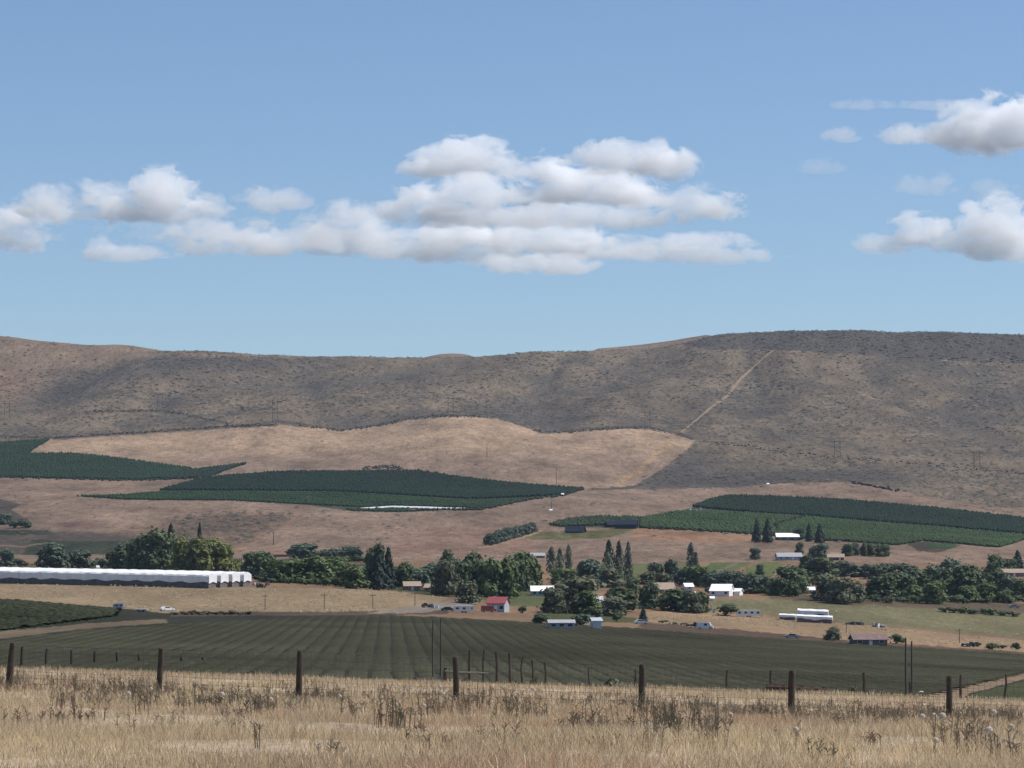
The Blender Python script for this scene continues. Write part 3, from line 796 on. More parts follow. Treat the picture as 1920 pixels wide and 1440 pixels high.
hedge('dark hedge along the foot of the left orchard', [(-40, 895), (0, 896), (200, 901), (273, 901), (393, 896)], 150, 1.6, 2.0, (0.03, 0.04, 0.022))
hedge('dark hedge dividing the right orchard', [(1455, 986), (1512, 969)], 60, 1.3, 2.2, (0.03, 0.04, 0.02))
hedge('dark hedge along the foot of the middle orchard', [(1093, 918), (1057, 929), (990, 938), (907, 956), (850, 957)], 140, 1.5, 2.2, (0.03, 0.04, 0.022))

hedge('brush line along the upper left edge of the golden hill', [(-60, 819), (100, 821), (200, 815), (330, 807), (430, 800), (520, 797)], 330, 1.4, 1.3, (0.045, 0.04, 0.036), 3000, spread=1.1)
hedge('brush line over the golden hump', [(560, 799), (640, 808), (700, 800), (770, 785), (840, 780), (900, 782)], 200, 1.4, 1.3, (0.045, 0.04, 0.036), 3000, spread=1.4)
hedge('brush line along the upper right edge of the golden hill', [(1000, 808), (1060, 811), (1130, 805), (1215, 802), (1300, 824)], 150, 1.3, 1.2, (0.045, 0.04, 0.036), 3000, spread=1.3)
hedge('brush line crossing the slope above the left golden edge', [(160, 772), (280, 770), (330, 774), (430, 794)], 110, 1.4, 1.3, (0.045, 0.042, 0.038), 3300, spread=1.3)
hedge('brush line across the right brushy slope', [(1340, 832), (1400, 836), (1480, 852), (1570, 858), (1700, 868), (1800, 876), (1920, 890)], 170, 1.4, 1.3, (0.048, 0.045, 0.04), 3000, spread=1.8)

def strip(name, pts, width, material, lift=0.3, ymin=150, step=4.0, label=None, cat=None, kind='structure'):
    dense = []
    for (x0, y0), (x1, y1) in zip(pts[:-1], pts[1:]):
        nn = max(2, int(math.hypot(x1 - x0, y1 - y0) / step))
        dense += [(x0 + (x1 - x0) * i / nn, y0 + (y1 - y0) * i / nn) for i in range(nn)]
    dense.append(pts[-1])
    P = [G(px, py, ymin) for px, py in dense]
    V, Fc = [], []
    for i, p in enumerate(P):
        d = P[min(i + 1, len(P) - 1)] - P[max(i - 1, 0)]
        d.z = 0; d = d.normalized() if d.length > 1e-6 else Vector((1, 0, 0))
        nrm = Vector((-d.y, d.x, 0))
        for s in (-1, 1):
            w = p + nrm * s * width * 0.5 * random.uniform(0.85, 1.15)
            V.append((w.x, w.y, float(H(w.x, w.y)) + lift))
        if i: Fc.append((2 * i - 2, 2 * i - 1, 2 * i + 1, 2 * i))
    me = bpy.data.meshes.new(name); me.from_pydata(V, [], Fc); me.update(); me.materials.append(material)
    return tag(new_obj(name, me), label, cat, kind=kind)
M_TRACK = mat('track_dust', alb(168, 146, 122), 0.95, 0.15, 0.05, spec=0.05)
strip('dirt_track', [(1276, 812), (1292, 800), (1330, 768), (1365, 742), (1388, 712), (1412, 690), (1432, 672), (1450, 658)], 4.4, M_TRACK, 0.5, 3300)
strip('dirt_track', [(1150, 960), (1090, 961), (1040, 960)], 3.5, M_TRACK, 0.4, 2000)
M_CLOTH = mat('white_ground_cloth', (0.5, 0.5, 0.5), 0.6, 0.08, 0.3)
strip('ground_cloth', [(690, 954), (735, 950.5), (780, 952), (860, 954.5)], 16.0, M_CLOTH, 0.5, 2000, label='white reflective cloth laid along the foot of the middle orchard', cat='ground cloth', kind='none')
del bpy.data.objects['ground_cloth']['kind']

# ------------------------------------------------------------------ trellis rows in the valley
M_VINE = attr_mat('vine_leaf', 1.0, 0.0, 0.4, 1.3, 0.0)
def cards(P, size, col, up=0.3, aspect=1.0):
    """one small leafy quad per point, random facing"""
    n = len(P)
    a = rng.normal(size=(n, 3)); a /= np.linalg.norm(a, axis=1)[:, None]
    b = rng.normal(size=(n, 3)); b -= a * (a * b).sum(1)[:, None]; b /= np.linalg.norm(b, axis=1)[:, None]
    a *= size[:, None] * 0.5; b *= size[:, None] * 0.5 * aspect
    V = np.stack([P - a - b, P + a - b * 0.6, P + a * 0.8 + b, P - a * 0.7 + b * 0.8], 1).reshape(-1, 3)
    Fc = np.arange(4 * n).reshape(n, 4)
    return V, Fc, np.repeat(col, 4, 0)
def trellis(label, pts, spacing, slope, width, hmax, col, ymin, ymax, xr):
    """low clipped rows, each a lumpy strip running up the field"""
    VV, QQ, CC, off = [], [], [], 0
    for x0 in np.arange(xr[0], xr[1], spacing):
        Yv = np.arange(ymin, ymax, 2.2); nn = len(Yv)
        Xv = x0 + slope * Yv + rng.normal(0, 0.05, nn)
        Z = H(Xv, Yv)
        ok = poly_mask(F * Xv / Yv, Z / Yv, pts) & (np.abs(F * Xv / Yv) < 1100) 
        if ok.sum() < 3: continue
        w = width * rng.uniform(0.75, 1.2, nn) * 0.5; h = hmax * rng.uniform(0.6, 1.3, nn)
        prof = [(-1.0, 0.0), (-0.7, 0.75), (0.0, 1.0), (0.7, 0.75), (1.0, 0.0)]
        V = np.stack([np.stack([Xv + a * w, Yv, Z + b * h * rng.uniform(0.8, 1.2, nn) - 0.04], 1) for a, b in prof], 1)
        seg = np.nonzero(ok[:-1] & ok[1:])[0]
        base = seg[:, None] * 5
        Q = np.concatenate([base + np.array([k, k + 1, k + 6, k + 5]) for k in range(4)])
        tone = (0.55 + 0.9 * fbm(Xv / 45, Yv / 40, 44, 4)) * np.interp(Yv, [330, 520, 900], [1.25, 1.0, 1.0]) * (0.9 + 0.2 * fbm(Xv / 3, Yv / 5, 45, 2)) * rng.uniform(0.95, 1.05)
        VV.append(V.reshape(-1, 3)); QQ.append(Q + off); CC.append(np.repeat(np.asarray(col)[None] * tone[:, None], 5, 0)); off += nn * 5
    me = np_mesh('vine_rows', np.concatenate(VV), [np.concatenate(QQ)], [M_VINE], True, np.concatenate(CC))
    return tag(new_obj('vine_rows', me), label, 'vineyard', 'trellised rows in the valley', 'stuff')
trellis('wide dark trellised vineyard filling the valley behind the fence',
        [(-200, 1216), (0, 1199), (170, 1180), (330, 1170), (560, 1158), (700, 1152), (960, 1165), (1200, 1179), (1400, 1193), (1600, 1206), (1920, 1227), (2100, 1240), (1920, 1262), (1800, 1290), (1700, 1315), (900, 1310), (-200, 1280)],
        3.0, -0.042, 2.75, 0.15, (0.043, 0.043, 0.029), 325, 930, (-160, 230))
trellis('green trellised rows at far left beyond the farm track',
        [(-200, 1112), (0, 1124), (225, 1142), (215, 1156), (0, 1183), (-200, 1200)], 2.8, -0.30, 2.2, 0.5, (0.034, 0.038, 0.023), 560, 930, (60, 330))

# weeds and stubble breaking up the straw fields
WP = [[(-60, 1094), (400, 1102), (700, 1106), (840, 1122), (760, 1140), (700, 1149), (320, 1149), (230, 1139), (0, 1119)], [(1200, 1148), (1330, 1148), (1500, 1164), (1700, 1182), (1930, 1202), (1930, 1222), (1700, 1206), (1500, 1194), (1300, 1178), (1210, 1166)],
      [(1340, 1124), (1480, 1126), (1600, 1134), (1930, 1154), (1930, 1194), (1700, 1176), (1560, 1164), (1440, 1152), (1330, 1142)]]
n = 60000
Y = np.sqrt(rng.uniform(780 ** 2, 1350 ** 2, n)); q = rng.uniform(-1050, 1050, n); X = q / F * Y; Z = H(X, Y); tv = Z / Y
clump = fbm(X / 9, Y / 30, 83, 3)
k = np.zeros(n, bool)
for pts, d in zip(WP, (0.5, 0.4, 0.22)):
    k |= poly_mask(q, tv, pts) & (rng.uniform(0, 1, n) < d * np.clip((clump - 0.42) * 6, 0, 1))
X, Y, Z = X[k], Y[k], Z[k]; n = len(X)
sz = rng.uniform(0.15, 0.5, n)
cc = np.outer(rng.uniform(0.6, 1.3, n), (0.20, 0.16, 0.105))
o = blobs('field_weeds', np.stack([X, Y, Z - 0.05], 1), sz, sz * rng.uniform(0.8, 2.2, n), cc, M_SHRUB, 0.3, (OCT_V, OCT_F))
tag(o, 'dry weeds and stubble tufts scattered over the straw fields', 'weeds', kind='stuff')

# ------------------------------------------------------------------ trees
M_BARK = mat('bark', (0.10, 0.08, 0.065), 0.95, 0.3, 3.0)
LEAF = {
 'd': mat('leaf_dark', (0.074, 0.102, 0.046), 0.7, 0.55, 5.0, rnd=0.2, transl=0.25),
 'b': mat('leaf_blue_green', (0.076, 0.106, 0.070), 0.7, 0.5, 5.0, rnd=0.2, transl=0.2),
 'm': mat('leaf_mid_green', (0.105, 0.145, 0.052), 0.7, 0.45, 5.0, rnd=0.2, transl=0.3),
 'l': mat('leaf_yellow_green', (0.17, 0.19, 0.058), 0.7, 0.4, 5.0, rnd=0.15, transl=0.35),
 'o': mat('leaf_olive_grey', (0.125, 0.135, 0.08), 0.75, 0.4, 5.0, rnd=0.2, transl=0.25),
 'n': mat('needle_dark', (0.024, 0.040, 0.030), 0.8, 0.4, 6.0, rnd=0.2, transl=0.1),
}
def crown_points(kind, n, r):
    """points through the crown's volume in unit space (width 1, height 1)"""
    if kind in ('round', 'bush'):
        nb = 11 if kind == 'round' else 6
        C = []
        for i in range(nb):
            a = r.uniform(0, 6.283); rr = r.uniform(0.08, 0.30); zc = r.uniform(0.22, 0.80) if kind == 'round' else r.uniform(0.25, 0.6)
            rr *= 1.0 - 0.6 * max(0, zc - 0.6) / 0.25
            C.append((rr * math.cos(a), rr * math.sin(a), zc, r.uniform(0.10, 0.25)))
        C.append((0, 0, 0.52 if kind == 'round' else 0.35, 0.30))
        if kind == 'round':
            for a in (0.3, 2.4, 4.5): C.append((0.22 * math.cos(a), 0.22 * math.sin(a), 0.20, 0.22))
        C = np.array(C)
        j = r.integers(0, len(C), n)
        d = r.normal(size=(n, 3)); d /= np.linalg.norm(d, axis=1)[:, None]
        rad = C[j, 3] * np.where(r.uniform(0, 1, n) < .16, r.uniform(1.05, 1.42, n), r.uniform(0.45, 1.08, n) ** 0.6)
        P = C[j, :3] + d * rad[:, None] * np.array([1, 1, 0.85])
        lo = 0.04 if kind == 'round' else 0.02
        P[:, 2] = np.maximum(P[:, 2], lo + r.uniform(0, 0.06, n))
        nrm = d
    elif kind == 'poplar':
        z = r.uniform(0.06, 1.0, n); a = r.uniform(0, 6.283, n)
        prof = 0.5 * np.sin(np.clip((z - 0.02) / 1.0, 0, 1) ** 0.62 * math.pi) ** 0.7
        lob = 0.8 + 0.35 * np.sin(a * 3 + z * 9)
        rr = prof * lob * r.uniform(0.5, 1.0, n) ** 0.5
        P = np.stack([rr * np.cos(a), rr * np.sin(a), z], 1)
        nrm = np.stack([np.cos(a), np.sin(a), 0.4 + 0 * a], 1)
    else:                                                        # conifer: tiers of drooping boughs
        z = 1 - r.uniform(0, 1, n) ** 0.62 * 0.94; a = r.uniform(0, 6.283, n)
        tier = (z * 11) % 1.0
        prof = 0.5 * (1.02 - z) ** 0.8 * (0.68 + 0.32 * (1 - tier)) * (0.8 + 0.25 * np.sin(a * 5 + np.floor(z * 11) * 2))
        rr = prof * r.uniform(0.35, 1.0, n) ** 0.5
        P = np.stack([rr * np.cos(a), rr * np.sin(a), z - 0.05 * rr], 1)
        nrm = np.stack([np.cos(a), np.sin(a), 0.3 + 0 * a], 1)
    return P, nrm
def crown_mesh(kind, seed):
    r = np.random.default_rng(seed)
    n = {'round': 1900, 'bush': 500, 'poplar': 900, 'conifer': 1100}[kind]
    P, nrm = crown_points(kind, n, r)
    # quads face roughly outwards and up so that tops catch the sun
    nn = nrm + r.normal(0, 0.4, (n, 3)) + np.array([0, 0, 0.45])
    nn /= np.linalg.norm(nn, axis=1)[:, None]
    b = r.normal(size=(n, 3)); b -= nn * (nn * b).sum(1)[:, None]; b /= np.linalg.norm(b, axis=1)[:, None]
    c = np.cross(nn, b)
    s = r.uniform(0.028, 0.062, n) * {'round': 1.0, 'bush': 1.5, 'poplar': 1.25, 'conifer': 1.1}[kind]
    b *= s[:, None]; c *= (s * r.uniform(0.6, 1.0, n))[:, None]
    if kind == 'poplar': b[:, 2] *= 0.6; c[:, 2] *= 0.6
    V = np.stack([P - b - c, P + b - c * 0.5, P + b * 0.7 + c, P - b * 0.8 + c * 0.7], 1).reshape(-1, 3)
    return np_mesh('crown', V, [np.arange(4 * n).reshape(n, 4)], [LEAF['d']])
def trunk_mesh(kind, seed):
    random.seed(seed)
    mb = MB()
    if kind == 'bush':
        for k in range(4):
            a = k * 1.6
            mb.tube([(0, 0, -0.05), (0.08 * math.cos(a), 0.08 * math.sin(a), 0.25), (0.2 * math.cos(a), 0.2 * math.sin(a), 0.5)], [0.02, 0.015, 0.006], 5)
    else:
        top = {'round': 0.72, 'poplar': 0.9, 'conifer': 0.95}[kind]
        mb.tube([(0, 0, -0.06), (0, 0, 0.02), (0.01, 0, 0.3), (0, 0.01, top)], [0.045, 0.034, 0.026, 0.006], 7, 0.1)
        for k in range(6 if kind == 'round' else 0):
            a = k * 1.05 + seed; z0 = 0.2 + 0.05 * k
            mb.tube([(0, 0, z0), (0.14 * math.cos(a), 0.14 * math.sin(a), z0 + 0.13), (0.28 * math.cos(a), 0.28 * math.sin(a), z0 + 0.26)], [0.018, 0.012, 0.004], 5)
    return mb.mesh('trunk', M_BARK)
TM = {}
for k, nv in (('round', 6), ('bush', 4), ('poplar', 3), ('conifer', 3)):
    TM[k] = [(crown_mesh(k, 100 + 13 * i + len(k)), trunk_mesh(k, i + 1)) for i in range(nv)]
random.seed(5)
NAMES = {'round': 'broadleaf_tree', 'bush': 'bush', 'poplar': 'poplar_tree', 'conifer': 'conifer_tree'}
def tree(px, base, top, w, kind, tone, label, group=None, Y=None, ymin=700):
    g = at_depth(px, Y, base) if Y else G(px, base, ymin)
    s = g.y / F
    hgt = (base - top) * s * 1.09
    wid = w * s * (1.34 if kind in ('round', 'bush') else 1.05)
    if Y:
        hgt = point(px, top, Y).z - g.z
    root = empty(NAMES[kind], g, random.uniform(0, 6.28), (wid, wid, hgt))
    cm, tm = random.choice(TM[kind])
    for nm, me, ml in (('trunk', tm, M_BARK), ('crown', cm, LEAF[tone])):
        o = new_obj(nm, me, root)
        o.material_slots[0].link = 'OBJECT'
        o.material_slots[0].material = ml
    tag(root, label, {'bush': 'bush'}.get(kind, 'tree'), group)
    return root
r_, b_, p_, c_ = 'round', 'bush', 'poplar', 'conifer'
GL, GM, GR = 'trees behind the white tarped stacks', 'trees around the farmsteads', 'trees of the right valley belt'
TREES = [
 # left, behind the tarped stacks
 (12, 1062, 1030, 30, r_, 'b', 'small round tree cut off by the left edge behind the white stacks', GL),
 (36, 1063, 1042, 28, b_, 'o', 'low grey bush behind the far left of the white stacks', GL),
 (100, 1066, 1017, 60, r_, 'b', 'broad dark blue-green tree, wider of the pair left of the white house', GL),
 (148, 1066, 1030, 48, r_, 'b', 'round dark tree just left of the small white house', GL),
 (196, 1065, 1041, 32, b_, 'o', 'low grey-green bush just right of the small white house', GL),
 (226, 1068, 1022, 48, r_, 'd', 'dark tree at the left end of the tall grove', GL),
 (262, 1071, 1001, 52, r_, 'd', 'tall dark tree in the left half of the grove', GL),
 (296, 1073, 996, 58, r_, 'd', 'tallest rounded dark tree of the grove behind the white stacks', GL),
 (320, 1070, 990, 22, p_, 'n', 'dark pointed tree top rising from the middle of the grove', GL),
 (342, 1076, 1007, 48, r_, 'l', 'yellow-green tree, leftmost of the three bright grove trees', GL),
 (374, 1077, 1005, 54, r_, 'l', 'yellow-green tree, middle of the three bright grove trees', GL),
 (412, 1077, 1009, 54, r_, 'l', 'yellow-green tree, rightmost of the three bright grove trees', GL),
 (374, 1062, 987, 26, c_, 'n', 'dark conifer tip standing above the yellow-green trees', GL),
 (448, 1075, 1046, 38, r_, 'd', 'small dark tree right of the yellow-green trees', GL),
 (475, 1080, 1035, 44, r_, 'd', 'dark tree at the right end of the white stacks', GL),
 # hedge of light trees by the straw field
 (498, 1086, 1034, 50, r_, 'd', 'dark tree at the left end of the clipped light green row', GM),
 (540, 1093, 1046, 66, r_, 'm', 'rounded green tree, leftmost of the light row above the straw field', GM),
 (590, 1094, 1042, 74, r_, 'm', 'rounded green tree, middle of the light row above the straw field', GM),
 (628, 1093, 1046, 56, r_, 'm', 'rounded green tree, rightmost of the light row above the straw field', GM),
 (568, 1048, 1018, 58, r_, 'b', 'blue-green tree beside the low red-roofed shed', GM),
 (594, 1050, 1028, 36, b_, 'b', 'small blue-green bush right of the low red-roofed shed', GM),
 (626, 1050, 1029, 38, r_, 'b', 'small dark tree, left of the two in front of the pink slope', GM),
 (656, 1053, 1023, 42, r_, 'b', 'dark tree, right of the two in front of the pink slope', GM),
 (684, 1055, 1041, 36, b_, 'd', 'low dark bush left of the tall conifers', GM),
 (650, 1100, 1054, 48, r_, 'm', 'green tree touching the white pump shed', GM),
 (668, 1104, 1062, 50, r_, 'm', 'rounded green tree left of the tall conifers', GM),
 (702, 1098, 1017, 34, r_, 'd', 'thin tall tree with a tufted top beside the tall conifers', GM),
 (710, 1107, 1030, 56, c_, 'n', 'broad dark conifer, left of the tall pair', GM),
 (728, 1106, 1033, 44, c_, 'n', 'dark conifer, right of the tall pair', GM),
 (757, 1102, 1055, 42, r_, 'd', 'dark tree right of the tall conifers', GM),
 (786, 1100, 1064, 44, r_, 'b', 'blue-green tree left of the brown ranch roofs', GM),
 (808, 1099, 1058, 44, r_, 'b', 'blue-green tree behind the brown ranch roofs', GM),
 (832, 1118, 1048, 46, r_, 'o', 'grey-green tree right of the brown ranch roofs', GM),
 (843, 1112, 1027, 42, r_, 'd', 'tall dark round-topped tree left of centre', GM),
 (862, 1116, 1048, 46, r_, 'd', 'dark tree between the two tall round-topped trees', GM),
 (890, 1116, 1033, 50, r_, 'd', 'tall dark tree, right of the two round-topped ones', GM),
 (878, 1132, 1090, 42, r_, 'o', 'olive tree above the white travel trailer', GM),
 (920, 1120, 1047, 54, r_, 'm', 'large green tree behind the red-roofed house', GM),
 (950, 1122, 1046, 48, r_, 'm', 'green tree right of the red-roofed house', GM),
 (985, 1108, 1034, 56, r_, 'm', 'tall green tree left of the white-roofed house', GM),
 (966, 1108, 1047, 40, r_, 'd', 'dark tree just left of the tall green tree', GM),
 (1034, 1076, 1030, 22, p_, 'b', 'dark poplar, leftmost of the small trio', GM),
 (1050, 1074, 1032, 18, p_, 'b', 'dark poplar, middle of the small trio', GM),
 (1066, 1070, 1026, 16, p_, 'b', 'slim dark poplar, rightmost of the small trio', GM),
 (1057, 1096, 1064, 46, r_, 'm', 'round green tree under the small poplar trio', GM),
 (1107, 1094, 1047, 52, r_, 'b', 'blue-green tree left of the tall poplars', GM),
 (1142, 1090, 1020, 26, p_, 'b', 'broad dark poplar, leftmost of the tall poplars', GM),
 (1161, 1090, 1021, 20, p_, 'b', 'dark poplar, middle of the tall poplars', GM),
 (1178, 1096, 1023, 18, p_, 'b', 'slim dark poplar, rightmost of the tall poplars', GM),
 (1148, 1102, 1064, 44, r_, 'o', 'pale round tree under the tall poplars', GM),
 (1186, 1112, 1082, 26, r_, 'd', 'small dark tree right of the poplars foot', GM),
 (1078, 1150, 1083, 88, r_, 'o', 'big spreading olive tree in the middle farmyard', GM),
 (1038, 1150, 1100, 48, r_, 'o', 'smaller olive tree left of the big farmyard tree', GM),
 (1100, 1152, 1106, 52, r_, 'm', 'green tree right of the big farmyard tree', GM),
 (1166, 1146, 1098, 66, r_, 'd', 'broad dark tree right of the farmyard', GM),
 (1150, 1156, 1121, 46, r_, 'o', 'olive tree in front of the broad dark tree', GM),
 (1218, 1141, 1092, 46, r_, 'd', 'dark upright tree in front of the brown roof', GM),
 (1272, 1146, 1102, 68, r_, 'd', 'broad dark tree left of the white barns', GM),
 (1206, 1166, 1138, 22, c_, 'n', 'small dark cone-shaped tree beside the white car', GM),
 (1216, 1096, 1072, 40, r_, 'o', 'pale tree left of the brown roof', GM),
 (1230, 1092, 1057, 36, r_, 'b', 'blue-green tree behind the brown roof', GM),
 (1244, 1100, 1073, 36, r_, 'o', 'small pale tree above the brown roof', GM),
 (1258, 1092, 1049, 32, r_, 'b', 'narrow blue-green tree left of the lone poplar', GM),
 (1296, 1072, 1022, 19, p_, 'b', 'tall lone poplar on the green paddock', GM),
 (1305, 1072, 1038, 11, p_, 'b', 'short poplar leaning against the lone one', GM),
 (1284, 1098, 1064, 40, r_, 'b', 'blue-green tree at the foot of the lone poplar', GM),
 (1308, 1100, 1062, 46, r_, 'm', 'green tree right of the lone poplar', GM),
 (1336, 1102, 1070, 42, r_, 'b', 'tree behind the white barns, left end of the row', GM),
 (1362, 1104, 1071, 46, r_, 'b', 'tree behind the white barns, second of the row', GM),
 (1388, 1110, 1072, 42, r_, 'b', 'tree right of the white barns, third of the row', GM),
 (1406, 1113, 1075, 40, r_, 'b', 'tree right of the white barns, fourth of the row', GM),
 (1426, 1113, 1078, 36, r_, 'b', 'tree right of the white barns, right end of the row', GM),
 (1300, 1150, 1106, 32, r_, 'o', 'thin olive tree among the small white sheds', GM),
 (1314, 1149, 1110, 32, r_, 'd', 'dark tree right of the small white sheds', GM),
 (1360, 1154, 1126, 44, b_, 'd', 'dark round bush left of the white mobile home', GM),
 (1014, 1170, 1145, 32, b_, 'd', 'dark bush at the near left corner of the farmyard', GM),
 (1088, 1173, 1145, 34, b_, 'b', 'blue-green bush in front of the farmyard', GM),
 (1118, 1160, 1135, 22, b_, 'd', 'upright dark bush beside the silver shed', GM),
 (1156, 1166, 1143, 22, b_, 'd', 'dark bush right of the silver shed', GM),
 (977, 1150, 1133, 16, b_, 'd', 'small dark shrub right of the red-roofed house', GM),
 # terrace
 (1419, 1017, 976, 26, c_, 'n', 'dense dark conifer, left of the pair beside the white-roofed barn', GM),
 (1439, 1018, 975, 30, c_, 'n', 'dense dark conifer, right of the pair beside the white-roofed barn', GM),
 (1496, 1013, 990, 22, r_, 'n', 'small dark tree at the right end of the white-roofed barn', GM),
 (1517, 1016, 983, 20, c_, 'n', 'narrow pointed conifer right of the white-roofed barn', GM),
 (1537, 1019, 985, 28, c_, 'n', 'broad pointed conifer right of the white-roofed barn', GM),
 (1416, 1049, 1027, 19, r_, 'b', 'lone small round tree below the terrace conifers', GM),
 (1425, 1078, 1057, 17, r_, 'b', 'lone small round tree above the white barns road', GM),
 (1499, 1040, 1017, 16, r_, 'o', 'thin greyish tree beside the grey ranch house', GM),
 (1526, 1046, 1024, 22, r_, 'b', 'round tree, left of the pair beside the dark red roof', GM),
 (1541, 1046, 1020, 24, r_, 'b', 'round tree, right of the pair beside the dark red roof', GM),
 (1590, 1043, 1019, 20, r_, 'd', 'dark tree, left of the pair right of the dark red roof', GM),
 (1600, 1042, 1017, 20, r_, 'b', 'dark tree, right of the pair right of the dark red roof', GM),
 (1620, 1043, 1018, 14, r_, 'd', 'slim tree, first of the three on the tan terrace', GM),
 (1632, 1043, 1018, 16, r_, 'd', 'slim tree, second of the three on the tan terrace', GM),
 (1653, 1044, 1019, 27, r_, 'd', 'round dark tree, last of the three on the tan terrace', GM),
 # right belt
 (1511, 1068, 1040, 24, r_, 'd', 'small dark tree under the grey ranch house', GR),
 (1541, 1082, 1044, 62, r_, 'd', 'broad dark tree under the dark red roof', GR),
 (1576, 1080, 1053, 38, r_, 'b', 'tree of the back belt right of the broad dark one', GR),
 (1600, 1082, 1058, 38, r_, 'b', 'left of three small blue-green trees above the tan gap', GR),
 (1622, 1082, 1058, 34, r_, 'b', 'middle of three small blue-green trees above the tan gap', GR),
 (1646, 1086, 1060, 42, r_, 'b', 'right of three small blue-green trees above the tan gap', GR),
 (1666, 1084, 1055, 32, r_, 'b', 'taller tree of the back belt right of the tan gap', GR),
 (1696, 1086, 1056, 44, r_, 'b', 'wide tree of the back belt behind the low tan roof', GR),
 (1487, 1110, 1060, 68, r_, 'd', 'large dark tree left of the small white cottage', GR),
 (1456, 1117, 1082, 42, r_, 'd', 'dark tree at the left foot of the large dark tree', GR),
 (1503, 1115, 1083, 28, r_, 'm', 'green tree beside the small white cottage', GR),
 (1485, 1119, 1089, 26, r_, 'm', 'small green tree in front of the large dark tree', GR),
 (1548, 1127, 1078, 48, r_, 'o', 'grey-green tree, left of the pair right of the white cottage', GR),
 (1578, 1132, 1082, 52, r_, 'o', 'grey-green tree, right of the pair right of the white cottage', GR),
 (1604, 1130, 1090, 36, r_, 'o', 'thin grey-green tree at the edge of the hayfield', GR),
 (1656, 1123, 1077, 60, r_, 'd', 'very dark tree at the left end of the big right belt', GR),
 (1640, 1122, 1086, 34, r_, 'd', 'small dark tree at the left corner of the big right belt', GR),
 (1690, 1121, 1075, 52, r_, 'd', 'dark tree second from the left in the big right belt', GR),
 (1712, 1127, 1096, 36, r_, 'm', 'green tree in front of the dark left end of the belt', GR),
 (1724, 1116, 1065, 52, r_, 'd', 'dark tree behind the small green tree of the belt', GR),
 (1752, 1132, 1091, 44, r_, 'm', 'bright round green tree, nearest of the right belt', GR),
 (1752, 1112, 1062, 46, r_, 'b', 'dark tree behind the bright round green tree', GR),
 (1782, 1100, 1049, 36, r_, 'b', 'tree rising highest in the middle of the right belt', GR),
 (1781, 1120, 1066, 52, r_, 'd', 'dark tree right of the bright round green tree', GR),
 (1790, 1130, 1117, 14, b_, 'l', 'small light bush in front of the right belt', GR),
 (1818, 1123, 1058, 62, r_, 'd', 'tall broad dark tree in the right half of the belt', GR),
 (1816, 1129, 1098, 38, r_, 'm', 'green tree under the tall broad dark one', GR),
 (1846, 1128, 1092, 42, r_, 'm', 'green tree left of the small light one at the right', GR),
 (1866, 1078, 1040, 38, r_, 'd', 'dark round tree on the tan slope above the belt', GR),
 (1866, 1117, 1070, 42, r_, 'd', 'dark tree left of the brown-roofed house at the right edge', GR),
 (1882, 1130, 1105, 30, r_, 'm', 'small light green tree at the right end of the belt', GR),
 (1890, 1119, 1082, 36, r_, 'b', 'tree below the brown-roofed house at the right edge', GR),
 (1908, 1068, 1035, 36, c_, 'n', 'dark cone-shaped tree at the right edge above the house', GR),
 (1893, 1070, 1046, 26, r_, 'd', 'small dark tree left of the right edge conifer', GR),
 (1918, 1126, 1084, 36, r_, 'd', 'dark tree cut by the right edge', GR),
 (1560, 1201, 1175, 26, r_, 'o', 'lone round tree at the straw edge beside the vineyard', GR),
 (1680, 1207, 1183, 30, b_, 'm', 'green bush right of the dark shed by the vineyard', GR),
 (1860, 1218, 1203, 26, b_, 'd', 'dark bush right of the scrap heap at the right', GR),
 (1905, 1218, 1202, 18, b_, 'd', 'dark bush at the right edge beside the vineyard', GR),
 # brush on the left slope
 (8, 984, 962, 28, r_, 'b', 'dark tree at the left edge on the pink slope', 'trees on the slope'),
 (28, 990, 972, 30, b_, 'b', 'low bush right of the left edge slope tree', 'trees on the slope'),
 (48, 990, 976, 26, b_, 'd', 'second low bush right of the left edge slope tree', 'trees on the slope'),
]
for T in TREES:
    tree(*T[:6], T[6], T[7])
ORD = ['first', 'second', 'third', 'fourth', 'fifth', 'sixth', 'seventh', 'eighth', 'ninth', 'tenth', 'eleventh', 'twelfth', 'thirteenth', 'fourteenth']
for i in range(11):
    f = i / 10.0
    tree(917 + 81 * f, 1023 - 25 * f, 1000 - 19 * f - (i % 3) * 1.5, 20, r_, 'b', ORD[i] + ' tree from the lower left end of the slanting windbreak row', 'windbreak row on the slope', ymin=1700)
for i, (px, py) in enumerate([(1770, 1147), (1788, 1149), (1808, 1150), (1826, 1151), (1842, 1150), (1858, 1153), (1880, 1154), (1900, 1156)]):
    tree(px, py, py - 11 - (i % 3) * 2, 24, b_, 'bom'[i % 3], ORD[i] + ' low shrub from the left along the top of the hayfield', 'shrubs above the hayfield')
for i, px in enumerate(range(330, 480, 15)):
    tree(px, 1153, 1146 - (i * 7) % 5, 18, b_, 'o', ORD[i] + ' low grey brush clump from the left below the straw field', 'brush below the straw field')
for i, (px, py, w, h) in enumerate([(1242, 1168, 20, 6), (1262, 1171, 18, 6), (1280, 1172, 20, 6), (1830, 1212, 22, 9), (1880, 1216, 20, 8), (1600, 1170, 22, 6), (1590, 1171, 12, 5)]):
    tree(px, py, py - h, w, b_, 'o', 'low dead brush along the straw strip on the right', 'brush along the right straw strip')
for i in range(26):
    px = 1636 + i * 11.3
    tree(px, 1127 + (i % 4) * 1.5, 1112 + (i * 5) % 7, 22, b_, 'dbmd'[i % 4], 'low understory shrub along the foot of the big right belt', 'understory of the right belt')
for i in range(14):
    px = 1328 + i * 8
    tree(px, 1112 + (i % 3), 1099 + (i * 3) % 5, 18, b_, 'bd'[i % 2], 'low shrub at the foot of the tree row by the white barns', 'understory by the white barns')
